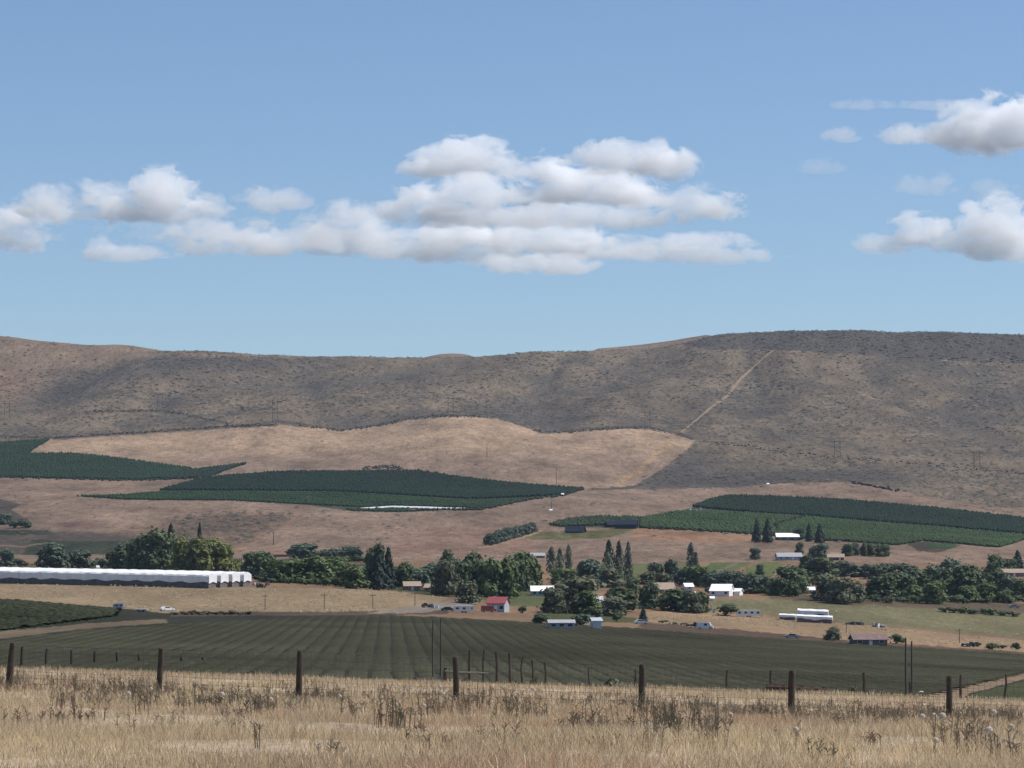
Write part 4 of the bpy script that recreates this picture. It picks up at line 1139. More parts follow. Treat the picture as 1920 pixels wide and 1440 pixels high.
for i in range(16):
    px = 486 + i * 11
    tree(px, 1090 + i * 0.6 + (i % 3), 1078 + (i * 5) % 6, 20, b_, 'dm'[i % 2], 'low shrub at the foot of the trees above the straw field', 'understory above the straw field')
tree(1155, 1276, 1258, 40, b_, 'o', 'light green bush behind the middle of the fence', None, Y=320)
tree(1597, 1300, 1276, 18, b_, 'm', 'small green bush behind the right of the fence', None, Y=300)
tree(999, 1276, 1258, 20, b_, 'd', 'dark weedy clump at the foot of a rear fence post', None, Y=150)

# ------------------------------------------------------------------ buildings
WHITE = mat('white_roof_metal', (0.82, 0.82, 0.82), 0.45, 0.06, 0.6)
WWALL = mat('white_siding', (0.70, 0.70, 0.69), 0.7, 0.1, 0.8)
GWALL = mat('grey_siding', (0.34, 0.36, 0.40), 0.8, 0.15, 0.8)
BWALL = mat('brown_siding', (0.20, 0.15, 0.12), 0.85, 0.2, 0.8)
DARKW = mat('dark_siding', (0.06, 0.06, 0.065), 0.85, 0.25, 0.8)
NAVY = mat('navy_tarp', (0.018, 0.024, 0.040), 1.0, 0.2, 0.6, spec=0.05)
BROOF = mat('brown_shingle', (0.30, 0.225, 0.175), 0.9, 0.2, 1.5)
GROOF = mat('grey_shingle', (0.30, 0.30, 0.32), 0.85, 0.2, 1.5)
RROOF = mat('red_roof_metal', (0.23, 0.055, 0.06), 0.7, 0.12, 0.6)
DRED = mat('dark_red_siding', (0.15, 0.045, 0.045), 0.8, 0.2, 0.8)
SILV = mat('silver_roof_metal', (0.52, 0.55, 0.58), 0.4, 0.12, 0.8, metal=0.3)
PANE = mat('window_pane', (0.03, 0.035, 0.045), 0.12, 0.1, 1.0, spec=0.6)
TRIM = mat('white_trim', (0.72, 0.72, 0.70), 0.6, 0.08, 1.0)
def house(name, label, cat, px, base, w, hw, hr, depth, wallm, roofm, rz=0.0, nwin=2, door=True, Y=None, over=0.45, group=None, ymin=700):
    g = at_depth(px, Y, base) if Y else G(px, base, ymin)
    s = g.y / F
    W, h1, h2 = w * s, hw * s, hr * s
    root = empty(name, g, R(rz))
    tag(root, label, cat, group)
    D = depth
    MB().prism([(-D / 2, -0.8), (D / 2, -0.8), (D / 2, h1), (0, h1 + h2 * 0.94), (-D / 2, h1)], -W / 2, W / 2)
    mb = MB()
    n5 = [(-D / 2, -0.8), (D / 2, -0.8), (D / 2, h1), (0, h1 + h2 * 0.95), (-D / 2, h1)]
    vs = [(x, y, z) for x in (-W / 2, W / 2) for (y, z) in n5]
    mb.add(vs, [(4, 3, 2, 1, 0), (5, 6, 7, 8, 9)] + [(k, (k + 1) % 5, 5 + (k + 1) % 5, 5 + k) for k in range(5)])
    wall = mb.build('wall', wallm, root)
    rf = MB(); th = 0.18
    sl = h2 / (D / 2)
    for sg in (-1, 1):
        y1, z1 = sg * (D / 2 + over), h1 - sl * over
        x0, x1 = -W / 2 - over, W / 2 + over
        top = [(x0, 0, h1 + h2 + th), (x1, 0, h1 + h2 + th), (x1, y1, z1 + th), (x0, y1, z1 + th)]
        bot = [(x, y, z - th) for x, y, z in top]
        fs = [(0, 1, 2, 3), (7, 6, 5, 4), (0, 4, 5, 1), (1, 5, 6, 2), (2, 6, 7, 3), (3, 7, 4, 0)]
        rf.add(top + bot, fs if sg > 0 else [f[::-1] for f in fs])
    rf.build('roof', roofm, root)
    nn = nwin + (1 if door else 0)
    for k in range(nn):
        xc = -W / 2 + W * (k + 0.5) / nn
        if door and k == nn // 2:
            MB().box(xc - 0.5, xc + 0.5, -D / 2 - 0.06, -D / 2 + 0.05, 0.0, min(2.05, h1 - 0.1)).build('door', TRIM, root)
        else:
            zc = min(1.5, h1 * 0.6); hh = min(0.6, h1 * 0.25)
            wo_ = MB().box(xc - 0.75, xc + 0.75, -D / 2 - 0.05, -D / 2 + 0.05, zc - hh - 0.08, zc + hh + 0.08).build('window', TRIM, root)
            MB().box(xc - 0.66, xc + 0.66, -D / 2 - 0.075, -D / 2 - 0.045, zc - hh, zc + hh).build('pane', PANE, wo_)
    return root
house('farmhouse', 'white-roofed house with grey walls left of the big farmyard tree', 'house', 1018, 1117, 44, 9, 9, 9, GWALL, WHITE, 2, 3)
house('house', 'house with bright red roof and grey walls at the vineyard edge', 'house', 934, 1147, 33, 16, 11, 8, GWALL, RROOF, -12, 2)
house('barn', 'long barn with a shining white roof between dark conifers', 'barn', 1476, 1013, 42, 6, 7, 12, DARKW, WHITE, 0, 3, False, ymin=1500)
house('ranch_house', 'low grey ranch house above the right tree belt', 'house', 1479, 1050, 46, 6, 7, 9, GWALL, GROOF, 4, 3)
house('shed', 'dark red shed beside the pair of round trees', 'shed', 1567, 1050, 30, 5, 6, 8, DRED, BROOF, -6, 1)
house('barn', 'large white gabled barn right of the farmyard trees', 'barn', 1354, 1117, 36, 9, 12, 13, WWALL, WHITE, -14, 2)
house('lean_to', 'low white lean-to at the right end of the large white barn', 'shed', 1377, 1116, 26, 7, 5, 9, WWALL, WHITE, -14, 1, False)
house('shed', 'small white roofed shed above the small white sheds', 'shed', 1290, 1106, 15, 6, 6, 6, WWALL, WHITE, 10, 1, False)
house('shed', 'small white shed at the right of the broad dark tree', 'shed', 1298, 1120, 9, 5, 5, 4, WWALL, WHITE, 0, 0)
house('shed', 'tiny white shed left of the white barn front', 'shed', 1335, 1127, 6, 5, 3, 3, WWALL, WHITE, 0, 0)
house('farmhouse', 'house with wide brown roof half hidden behind dark trees', 'house', 1242, 1112, 40, 7, 12, 12, BWALL, BROOF, 8, 2)
house('ranch_house', 'brown-roofed ranch house, left of the two beside the straw field', 'house', 772, 1107, 30, 8, 8, 10, BWALL, BROOF, 5, 2)
house('ranch_house', 'brown-roofed ranch house, right of the two beside the straw field', 'house', 812, 1110, 26, 8, 7, 10, BWALL, BROOF, -8, 2)
house('pump_shed', 'tiny white pump shed at the corner of the straw field', 'shed', 638, 1098, 7, 7, 4, 2.5, WWALL, WHITE, 0, 0)
house('cottage', 'small white house behind the long white stacks', 'house', 176, 1064, 18, 6, 5, 7, WWALL, WHITE, -10, 2)
house('shed', 'low shed with a dull red roof on the pink slope edge', 'shed', 530, 1044, 32, 4, 4, 8, BWALL, mat('dull_red_roof', (0.20, 0.09, 0.07), 0.8, 0.2, 1), 0, 2, False)
house('shed', 'dark low shed left of the conifers on the slope edge', 'shed', 686, 1052, 28, 4, 4, 8, DARKW, DARKW, 6, 1, False)
house('silver_shed', 'silver metal shed in front of the big farmyard tree', 'shed', 1117, 1178, 16, 14, 5, 5, SILV, SILV, 8, 0, False)
house('garage', 'low grey garage at the near edge of the farmyard', 'garage', 1052, 1178, 46, 10, 5, 6, GWALL, GROOF, 3, 3, False)
house('cottage', 'white gabled cottage glimpsed behind the farmyard trees', 'house', 1118, 1146, 22, 15, 12, 7, WWALL, mat('pale_grey_roof', (0.5, 0.5, 0.52), 0.7, 0.1, 1), 15, 2)
house('cottage', 'small white cottage in the gap of the right trees', 'house', 1520, 1113, 13, 7, 5, 5, WWALL, WHITE, 0, 1)
house('shed', 'low shed with a tan roof in the back belt of trees', 'shed', 1700, 1082, 32, 4, 5, 8, WWALL, mat('tan_roof', (0.5, 0.42, 0.34), 0.7, 0.1, 1), -8, 1, False)
house('house', 'brown-roofed house at the right edge among trees', 'house', 1898, 1080, 40, 6, 7, 10, BWALL, BROOF, 4, 2)
house('shed', 'dark weathered shed by the vineyard on the right', 'shed', 1628, 1209, 62, 10, 9, 8, mat('weathered_board', (0.15, 0.12, 0.12), 0.9, 0.3, 0.6), mat('rusty_roof', (0.16, 0.11, 0.105), 0.85, 0.3, 0.6), 4, 2)
house('shed', 'pale house with white roof dots behind the small poplars', 'house', 1004, 1046, 34, 4, 5, 8, BWALL, GROOF, 0, 2)
# open sheds with dark roofs by the right orchard
house('open_shed', 'navy roofed open shed, lowest and leftmost of three by the orchard', 'shed', 1079, 999, 32, 3, 9, 10, NAVY, NAVY, -14, 0, False, ymin=1700, over=0.9)
house('open_shed', 'small navy shed touching the long navy shed by the orchard', 'shed', 1143, 989, 14, 5, 6, 8, NAVY, NAVY, 20, 0, False, ymin=1700)
house('open_shed', 'long navy shed, largest of three by the orchard', 'shed', 1174, 991, 40, 7, 8, 12, NAVY, NAVY, -6, 0, False, ymin=1700)
# pump boxes with poles on the slope
for px, py, lab in ((1055, 930, 'tiny white pump box at the right tip of the middle orchard'), (1033, 960, 'tiny white pump box on the pink slope'), (1440, 911, 'tiny white pump box on the rise above the right orchard')):
    house('pump_box', lab, 'pump house', px, py, 5, 3, 2.0, 2.0, WWALL, WHITE, 0, 0, ymin=2000, over=0.15)

# tarped hay stacks
M_TARP = mat('white_tarp', (0.74, 0.74, 0.74), 0.55, 0.16, 0.35)
M_HAY = mat('weathered_hay', (0.13, 0.12, 0.115), 0.95, 0.35, 0.7)
def stack(label, end, dirv, length, width, hgt, cover=0.5, bale=2.4, group='tarped hay stacks'):
    """end: ground point of the right end; dirv: unit vector along the stack"""
    root = empty('hay_stack', end, math.atan2(dirv[1], dirv[0]))
    tag(root, label, 'hay stack', group)
    mb = MB()
    nc_ = max(3, int(hgt / 1.2)); ch = hgt * 0.86 / nc_
    def gz(x, y=0):
        w = Matrix.Rotation(root.rotation_euler.z, 3, 'Z') @ Vector((x, y, 0))
        return float(H(end.x + w.x, end.y + w.y)) - end.z
    nb = max(2, int(length / bale))
    for i in range(nb):
        x0 = i * length / nb; z0 = gz(x0 + 1)
        for c in range(nc_):
            j = random.uniform(-0.12, 0.12)
            mb.box(x0 + 0.03, x0 + length / nb - 0.03, -width / 2 + j, width / 2 + j, z0 - 0.4 + c * ch if c == 0 else z0 + c * ch, z0 + (c + 1) * ch - 0.03)
    mb.build('bales', M_HAY, root)
    # tarp: arched sheet pulled down both sides with a scalloped hem and slack between ties
    ns = max(6, int(length / 1.6)); na = 13
    V, Fc = [], []
    for i in range(ns + 1):
        x = -0.15 + (length + 0.3) * i / ns; z0 = gz(x)
        slack = 0.16 * math.sin(i * 1.9) + random.uniform(-0.1, 0.1)
        hem = hgt * (1 - cover) + 0.25 * math.sin(i * 1.1) + random.uniform(-0.15, 0.15)
        for k in range(na):
            u = k / (na - 1) * 2 - 1
            au = abs(u)
            if au < 0.6:
                y = (width / 2 + 0.2) * u / 0.6; z = hgt * 0.84 + hgt * 0.16 * (1 - (au / 0.6) ** 2) + slack * 0.45
            else:
                f = (au - 0.6) / 0.4
                y = math.copysign(width / 2 + 0.2 + 0.12 * math.sin(i * 2.3) * f, u); z = hgt * 0.88 + (hem - hgt * 0.88) * f
            V.append((x, y, z0 + z))
    for i in range(ns):
        for k in range(na - 1):
            a0 = i * na + k
            Fc.append((a0, a0 + 1, a0 + na + 1, a0 + na))
    me = bpy.data.meshes.new('tarp'); me.from_pydata(V, [], Fc); me.update(); me.materials.append(M_TARP)
    o = new_obj('tarp', me, root)
    sm = o.modifiers.new('thick', 'SOLIDIFY'); sm.thickness = 0.05
    prof = [(-width / 2 - .18, hgt * (1 - cover) - .2), (-width / 2 - .18, hgt * .84), (-width / 4, hgt * .95), (0, hgt), (width / 4, hgt * .95), (width / 2 + .18, hgt * .84), (width / 2 + .18, hgt * (1 - cover) - .4), (0, hgt * (1 - cover) + .3)]
    g0 = gz(0); V = [(x, y, g0 + z) for x in (-.30, -.16) for y, z in prof]; nq = len(prof)
    MB().add(V, [tuple(range(nq)), tuple(range(2 * nq - 1, nq - 1, -1))] + [((k + 1) % nq, k, nq + k, nq + (k + 1) % nq) for k in range(nq)]).build('end_flap', M_TARP, root)
    return root
dv = (-math.cos(R(24)), math.sin(R(24)))
for i, (px, py, lab) in enumerate([(398, 1103, 'long white-tarped hay stack, nearest of the four long rows'), (414, 1100, 'long white-tarped hay stack, second of the four long rows'),
                                   (431, 1098, 'long white-tarped hay stack, third of the four long rows'), (449, 1096, 'long white-tarped hay stack, farthest of the four long rows')]):
    e = G(px, py, 900)
    if i == 0: e0 = e
    e = Vector((e0.x + i * 3.5, e0.y + i * 8.2, 0)); e.z = float(H(e.x, e.y))
    stack(lab, e, dv, 118, 5.4, 5.4, 0.62)
for px0, px1, py, hpx, lab in ((1560, 1495, 1169, 14, 'white-tarped hay stack, front of the pair on the hayfield'), (1552, 1497, 1161, 17, 'white-tarped hay stack, back of the pair on the hayfield'),
                          (1491, 1462, 1163, 11, 'short white-tarped stack left of the pair on the hayfield')):
    e = G(px0, py, 900); l = (px0 - px1) * e.y / F
    stack(lab, e, (-math.cos(R(8)), math.sin(R(8))), l, 4.2, hpx * e.y / F, 0.55)

# ------------------------------------------------------------------ vehicles and yard things
TYRE = mat('tyre_rubber', (0.02, 0.02, 0.02), 0.9, 0.1, 4)
def car(label, px, base, colm, rz=0.0, kind='sedan', name='parked_car', L=4.7, cat='car', ymin=700):
    g = G(px, base, ymin)
    root = empty(name, g, R(rz)); tag(root, label, cat)
    h = L / 2
    if kind == 'sedan': prof = [(-h, .35), (h, .35), (h, .75), (h * .55, .92), (h * .25, 1.42), (-h * .45, 1.45), (-h * .78, .98), (-h, .9)]
    elif kind == 'pickup': prof = [(-h, .45), (h, .45), (h, .95), (h * .5, 1.1), (h * .28, 1.75), (-h * .12, 1.78), (-h * .16, 1.12), (-h, 1.1)]
    else: prof = [(-h, .35), (h, .35), (h, 1.0), (h * .75, 1.2), (h * .6, 2.1), (h * .5, 2.2), (-h, 2.2)]
    MB().prism(prof, -0.9, 0.9).build('body', colm, root)
    gz = 1.0 if kind == 'sedan' else 1.2
    tz = prof[4][1] - 0.08 if kind != 'van' else 1.85
    x1, x0 = h * .32, (-h * .5 if kind == 'sedan' else -h * .08)
    for sg in (-1, 1):
        MB().box(x0, x1 - 0.1, sg * 0.905 - 0.01, sg * 0.905 + 0.01, gz, tz).build('window', PANE, root)
        for xx in (-h * .62, h * .62):
            wv = MB().tube([(xx, sg * 0.72, .34), (xx, sg * 0.93, .34)], [.34, .34], 12).build('wheel', TYRE, root)
            MB().tube([(xx, sg * 0.935, .34), (xx, sg * 0.95, .34)], [.2, .18], 10).build('rim', SILV, wv)
    return root
CW = mat('white_car_paint', (0.72, 0.72, 0.72), 0.3, 0.04, 1); CG = mat('grey_car_paint', (0.25, 0.26, 0.28), 0.3, 0.05, 1); CB = mat('dark_car_paint', (0.04, 0.045, 0.05), 0.3, 0.05, 1)
CR = mat('dark_red_car_paint', (0.16, 0.03, 0.03), 0.35, 0.05, 1)
car('white car parked beside the small cone-shaped tree', 1202, 1170, CW, 8)
car('dark pickup, left of the two parked at the straw strip', 1303, 1177, CB, -12, 'pickup', L=5.4)
car('white-topped van, right of the two parked at the straw strip', 1322, 1180, CW, -10, 'van', L=5.2, cat='van', name='parked_van')
car('grey car parked above the vineyard on the right', 1486, 1197, CG, 6, 'sedan')
car('white pickup in the farmyard beside the round bush', 1330, 1149, CW, 0, 'pickup', L=5.4)
car('dark van left of the red-roofed house', 916, 1148, CR, 20, 'van', L=4.8, cat='van', name='parked_van')
car('dark car left of the white travel trailer', 840, 1146, CB, 10)
car('grey car at the right edge below the belt of trees', 1902, 1140, CG, 0)
car('white car at the left edge of the vineyard track', 313, 1146, CW, 40)
def trailer(label, px, base, wpx, hpx, colm, rz=0, name='travel_trailer', cat='trailer'):
    g = G(px, base, 700); s = g.y / F; L, hh = wpx * s, hpx * s
    root = empty(name, g, R(rz)); tag(root, label, cat)
    h = L / 2; f0 = 0.5
    MB().prism([(-h, f0), (h, f0), (h, hh * .85), (h - .3, hh), (-h + .3, hh), (-h, hh * .85)], -1.2, 1.2).build('body', colm, root)
    nw = max(2, int(L / 2.2))
    for k in range(nw):
        xc = -h + L * (k + .5) / nw
        MB().box(xc - .5, xc + .5, -1.225, -1.195, hh * .5, hh * .78).build('window', PANE, root)
    MB().box(h * .3 + .7, h * .3 + 1.3, -1.23, -1.195, f0 + .1, hh * .82).build('door', TRIM, root)
    for xx in (-0.5, 0.5):
        for sg in (-1, 1):
            MB().tube([(xx, sg * .95, .36), (xx, sg * 1.18, .36)], [.36, .36], 12).build('wheel', TYRE, root)
    MB().box(h, h + .9, -.05, .05, .45, .55).build('hitch', CB, root)
    return root
trailer('white travel trailer at the vineyard edge left of the red-roofed house', 870, 1149, 38, 13, WWALL, 4)
trailer('long white mobile home right of the dark round bush', 1404, 1157, 46, 13, WWALL, -3, 'mobile_home', 'mobile home')
trailer('grey trailer at the left beyond the vineyard track', 222, 1142, 18, 11, GWALL, 15)
trailer('pale flat trailer right of the grey one at the left', 265, 1147, 26, 5, WWALL, 5, 'utility_trailer')
def pile(label, px, base, wpx, hpx, cols, n=14, Y=None):
    g = at_depth(px, Y, base) if Y else G(px, base, 300); s = g.y / F
    root = empty('scrap_pile', g); tag(root, label, 'scrap pile')
    for i in range(n):
        sx, sy, sz = random.uniform(.5, 1.6), random.uniform(.5, 1.2), random.uniform(.4, 1.0)
        x = random.uniform(-.5, .5) * wpx * s; z = abs(random.gauss(0, .35)) * hpx * s * (1 - abs(x) / (wpx * s))
        M = Matrix.Translation((x, random.uniform(-1.5, 1.5), z)) @ Matrix.Rotation(random.uniform(-.5, .5), 4, 'Y') @ Matrix.Rotation(random.uniform(0, 3), 4, 'Z')
        MB().box(-sx / 2, sx / 2, -sy / 2, sy / 2, -.1, sz, M).build('scrap_piece', random.choice(cols), root)
    return root
pile('dark scrap heap with upright boards at the vineyard corner right', 1818, 1213, 26, 10, [DARKW, BWALL, CB])
pile('heap of dark bales and a white sheet right of the tarped pair', 1607, 1172, 24, 7, [M_HAY, DARKW, M_TARP])
pile('second heap of bales with a pale top right of the tarped pair', 1648, 1176, 24, 8, [M_HAY, DARKW, M_TARP])
pile('grey farm junk at the end of the white stacks', 490, 1102, 26, 10, [GWALL, DARKW, BWALL])
pile('jumble of farm junk beside the yard road', 806, 1140, 30, 14, [GWALL, DARKW, BWALL, WWALL])
pile('white and grey junk below the farmyard trees', 1062, 1150, 34, 10, [WWALL, GWALL, DARKW])
pile('pale yard clutter between the farmyard bushes', 1135, 1152, 24, 12, [WWALL, GWALL, BWALL])
pile('white tanks and boxes at the left corner of the right orchard', 1306, 957, 26, 6, [WWALL, WWALL, GWALL], 8)

# ------------------------------------------------------------------ poles
M_OLDP = mat('old_fence_wood', (0.055, 0.042, 0.034), 0.95, 0.4, 4.0, bump=0.01)
M_POLE = mat('weathered_pole', (0.095, 0.078, 0.066), 0.9, 0.3, 2.0)
def hframe(px, base, top, label, ymin=3000):
    g = G(px, base, ymin, 5200); s = g.y / F; hh = (base - top) * s
    root = empty('transmission_pylon', g, R(random.uniform(-20, 20))); tag(root, label, 'pylon', 'power line pylons on the slope')
    for sx in (-3.6, 3.6):
        MB().tube([(sx, 0, -1), (sx * .92, 0, hh)], [.34, .26], 8).build('pole', M_POLE, root)
    MB().box(-8.5, 8.5, -.25, .25, hh * .86, hh * .88).build('crossarm', M_POLE, root)
    for sg in (-1, 1):
        MB().tube([(-3.5 * sg, .2, hh * .45), (3.4 * sg, .2, hh * .84)], [.14, .14], 6).build('brace', M_POLE, root)
    for sx in (-7.8, 0, 7.8):
        MB().tube([(sx, 0, hh * .86), (sx, 0, hh * .79)], [.18, .18], 6).build('insulator', GWALL, root)
for px, b, tp, lab in ((13, 786, 752, 'two-pole power pylon at the left edge of the brushy slope'), (300, 771, 736, 'two-pole power pylon above the left of the golden hill'),
                       (516, 792, 748, 'two-pole power pylon above the middle of the golden hill'), (845, 776, 742, 'two-pole power pylon above the golden hump'),
                       (1214, 803, 770, 'two-pole power pylon above the right of the golden hill'), (1570, 860, 823, 'two-pole power pylon low on the right brushy slope'),
                       (1832, 880, 845, 'two-pole power pylon near the right edge of the brushy slope')):
    hframe(px, b, tp, lab)
def upole(px, base, top, label, r0=0.16, arm=True, ymin=300, Y=None, name='utility_pole'):
    g = at_depth(px, Y, base) if Y else G(px, base, ymin)
    hh = point(px, top, g.y).z - g.z
    root = empty(name, g, R(random.uniform(-30, 30))); tag(root, label, 'pole', None)
    MB().tube([(0, 0, -.5), (random.uniform(-.05, .05), 0, hh * .5), (0, 0, hh)], [r0, r0 * .9, r0 * .7], 8, .05).build('pole', M_POLE, root)
    if arm:
        MB().box(-1.2, 1.2, -.06, .06, hh - .7, hh - .55).build('crossarm', M_POLE, root)
        for x in (-1.0, 0, 1.0):
            MB().tube([(x, 0, hh - .55), (x, 0, hh - .35)], [.05, .04], 6).build('insulator', GWALL, root)
    return root
for px, b, tp, lab in ((913, 858, 834, 'power pole on the golden hill left of its fold'), (1043, 915, 876, 'tall power pole at the right tip of the middle orchard'), (1034, 957, 940, 'power pole beside the pump box on the pink slope'),
                       (513, 1022, 998, 'power pole on the pink slope left of the red-roofed shed')):
    upole(px, b, tp, lab, .3, True, 1700)
for px, b, tp, lab in ((699, 1142, 1113, 'power pole on the straw field left of the yard road'), (778, 1136, 1110, 'power pole beside the yard road'), (608, 1142, 1112, 'power pole in the middle of the straw field'),
                       (497, 1145, 1114, 'power pole in the left half of the straw field'), (1587, 1188, 1167, 'power pole on the straw strip beside the lone tree'), (1799, 1206, 1178, 'power pole on the straw strip near the right edge')):
    upole(px, b, tp, lab, .13, True, 700)
for px, tp, Yd, lab in ((812, 1163, 372, 'tall dark pole, left of the pair behind the rail gate'), (826, 1160, 380, 'tall dark pole, right of the pair behind the rail gate'),
                        (1699, 1196, 330, 'tall dark pole, left of the pair at the right vineyard edge'), (1710, 1202, 336, 'tall dark pole, right of the pair at the right vineyard edge')):
    upole(px, 1285, tp, lab, .13, False, Y=Yd, name='bare_pole')

# trellis end posts along the near edge of the vineyard
tp_px = [40, 87, 134, 177, 219, 260, 340, 380, 416, 452, 490, 529, 630, 672]
tp_top = [1213, 1216, 1219, 1221, 1223, 1227, 1232, 1232, 1237, 1240, 1240, 1243, 1240, 1244]
for i, (px, tp) in enumerate(zip(tp_px, tp_top)):
    Yd = 372 + i * 7.5
    g = at_depth(px, Yd, 1240); hh = point(px, tp, Yd).z - g.z
    o = MB().tube([(0, 0, -.4), (random.uniform(-.06, .06), 0, hh * .5), (random.uniform(-.1, .1), 0, hh)], [.19, .18, .17], 8, .08).build('trellis_post', M_OLDP)
    o.location = g
    tag(o, f'dark trellis post {["first","second","third","fourth","fifth","sixth","seventh","eighth","ninth","tenth","eleventh","twelfth","thirteenth","fourteenth"][i]} from the left along the vineyard edge', 'post', 'trellis end posts')
# second pasture fence just over the brow
M_OLDP2 = mat('old_fence_wood', (0.060, 0.045, 0.036), 0.95, 0.4, 4.0, bump=0.01)
M_RAIL = mat('silvered_rail', (0.15, 0.13, 0.11), 0.9, 0.3, 3.0)
rear = [(836, 1252, .10, 'short stub post at the left end of the rail gate'), (880, 1219, .07, 'dark crooked post left of the rail gate middle'), (906, 1218, .05, 'thin leaning stake inside the rail gate'),
        (932, 1222, .08, 'stout rear post at the right end of the rail gate'), (955, 1225, .07, 'rear post just right of the rail gate'), (978, 1232, .05, 'thin rear stake between two rear posts'),
        (999, 1237, .07, 'rear post rising from the dark weedy clump'), (1022, 1242, .07, 'rear post right of the dark weedy clump'), (1105, 1252, .05, 'thin rear stake left of the light green bush'),
        (1191, 1255, .06, 'short rear post right of the light green bush'), (1362, 1257, .07, 'rear post left of the rusty beam'), (1444, 1257, .07, 'rear post at the left end of the rusty beam'),
        (1619, 1261, .08, 'dark rear post beside the small green bush'), (1707, 1278, .06, 'short rear post below the pair of tall poles'), (1801, 1265, .07, 'rear post right of the rightmost fence post'),
        (1885, 1264, .06, 'thin rear post nearest the right edge')]
for i, (px, tp, rr, lab) in enumerate(rear):
    Yd = 138 + (i % 3) * 3
    g = at_depth(px, Yd, 1280); hh = point(px, tp, Yd).z - g.z
    o = MB().tube([(0, 0, -.3), (random.uniform(-.03, .03), 0, hh * .35), (random.uniform(-.05, .05), 0, hh * .7), (random.uniform(-.06, .06), 0, hh)], [rr, rr * .95, rr * .9, rr * .75], 8, .15).build('rear_fence_post', M_OLDP)
    o.location = g; tag(o, lab, 'fence post', 'rear pasture fence posts')
a, b = point(834, 1258, 137), point(926, 1263, 138)
o = MB().tube([(0, 0, 0), tuple((b - a) * .33 + Vector((0, 0, -.03))), tuple((b - a) * .66 + Vector((0, 0, .01))), tuple(b - a)], [.035, .04, .035, .03], 8, .12).build('gate_rail', M_RAIL)
o.location = a; tag(o, 'silvered wooden rail nailed across the rear posts', 'rail')
M_RUST = mat('rusty_steel', (0.055, 0.032, 0.028), 0.85, 0.4, 1.5)
a, b = point(1436, 1288, 139), point(1548, 1293, 139)
root = empty('rusty_beam', a); tag(root, 'long rusty steel beam lying on posts behind the fence', 'beam')
MB().tube([(0, 0, 0), tuple((b - a) * .5), tuple(b - a)], [.11, .11, .11], 6, .05).build('beam', M_RUST, root)
for f in (0.02, .17, .3, .45, .6, .78, .97):
    p = (b - a) * f
    MB().box(p.x - .05, p.x + .05, -.06, .06, p.z - 1.5, p.z + .13).build('leg', M_RUST, root)
# black drum with a pale lid at the brow
g = point(1727, 1306, 118)
root = empty('plastic_drum', g); tag(root, 'small black drum with a pale lid beyond the rightmost fence post', 'drum')
MB().tube([(0, 0, -.5), (0, 0, -.1), (0, 0, .02), (0, 0, .14), (0, 0, .17)], [.085, .085, .10, .09, .07], 14).build('body', mat('black_plastic', (.012, .012, .012), .4, .1, 5), root, True)
MB().tube([(0, 0, .172), (0, 0, .20), (0, 0, .22)], [.095, .09, .05], 14).build('lid', mat('pale_lid', (.6, .58, .55), .5, .1, 5), root, True)

# ------------------------------------------------------------------ the wire fence
FY = 66.0
posts = [(-262, 1196), (23, 1206), (302, 1215), (562, 1220), (854, 1232), (1204, 1246), (1485, 1257), (1781, 1268), (2070, 1280)]
lean = [0, .10, .05, .02, -.03, .01, .02, .03, 0]
M_WIRE = mat('dull_fence_wire', (0.10, 0.095, 0.09), 0.6, 0.2, 3.0, metal=0.5)
fence = empty('wire_fence', at_depth(960, FY, 1330)); tag(fence, 'woven wire fence on dark wooden posts crossing the dry pasture', 'fence')
tops, feet = [], []
for (px, tp), ln in zip(posts, lean):
    g = at_depth(px, FY, 1320); top = point(px, tp, FY)
    hh = top.z - g.z
    feet.append(g); tops.append(top)
    r0 = random.uniform(.066, .078)
    zs = [-.4, 0, .25, .5, .75, .95, 1.0]
    mb = MB().tube([(-ln * (1 - z) + random.uniform(-.006, .006), random.uniform(-.006, .006), z * hh if z > 0 else z) for z in zs], [r0 * 1.05, r0 * 1.04, r0, r0 * .98, r0 * .97, r0 * .95, r0 * .82], 12, .05)
    o = mb.build('post', M_OLDP, fence); o.location = g - fence.location
def wire(mb, p, q, r):
    mb.tube([p, q], [r, r], 4)
for i in range(len(posts) - 1):
    A, B, At, Bt = feet[i], feet[i + 1], tops[i], tops[i + 1]
    mb = MB()
    off = Vector((0, -.08, 0)) - fence.location
    hz_ = [.06, .16, .28, .42, .56, .70, .84, .98]
    def lev(f, u):
        base = A.lerp(B, u); topp = At.lerp(Bt, u)
        sag = -.03 * 4 * u * (1 - u) * f
        return base + (topp - base) * f + Vector((0, 0, sag)) + off
    for f in hz_:
        for k in range(6):
            wire(mb, lev(f, k / 6), lev(f, (k + 1) / 6), .0032 if f < .98 else .004)
    nv = int((B - A).length / .125)
    for k in range(1, nv):
        u = k / nv; d = random.uniform(-.01, .01)
        wire(mb, lev(hz_[0], u), lev(hz_[-1], u + d / 3), .0032)
    mb.build('wire_mesh', M_WIRE, fence)
# loose wire wrapped round one post
mb = MB(); c0 = feet[4]
for k in range(24):
    a0, a1 = k * .5, (k + 1) * .5
    mb.tube([(math.cos(a0) * .085, math.sin(a0) * .085, .32 - k * .006), (math.cos(a1) * .085, math.sin(a1) * .085, .32 - (k + 1) * .006)], [.004, .004], 4)
o = mb.build('tie_wire', mat('bright_wire', (.5, .48, .45), .5, .1, 3), fence); o.location = c0 - fence.location

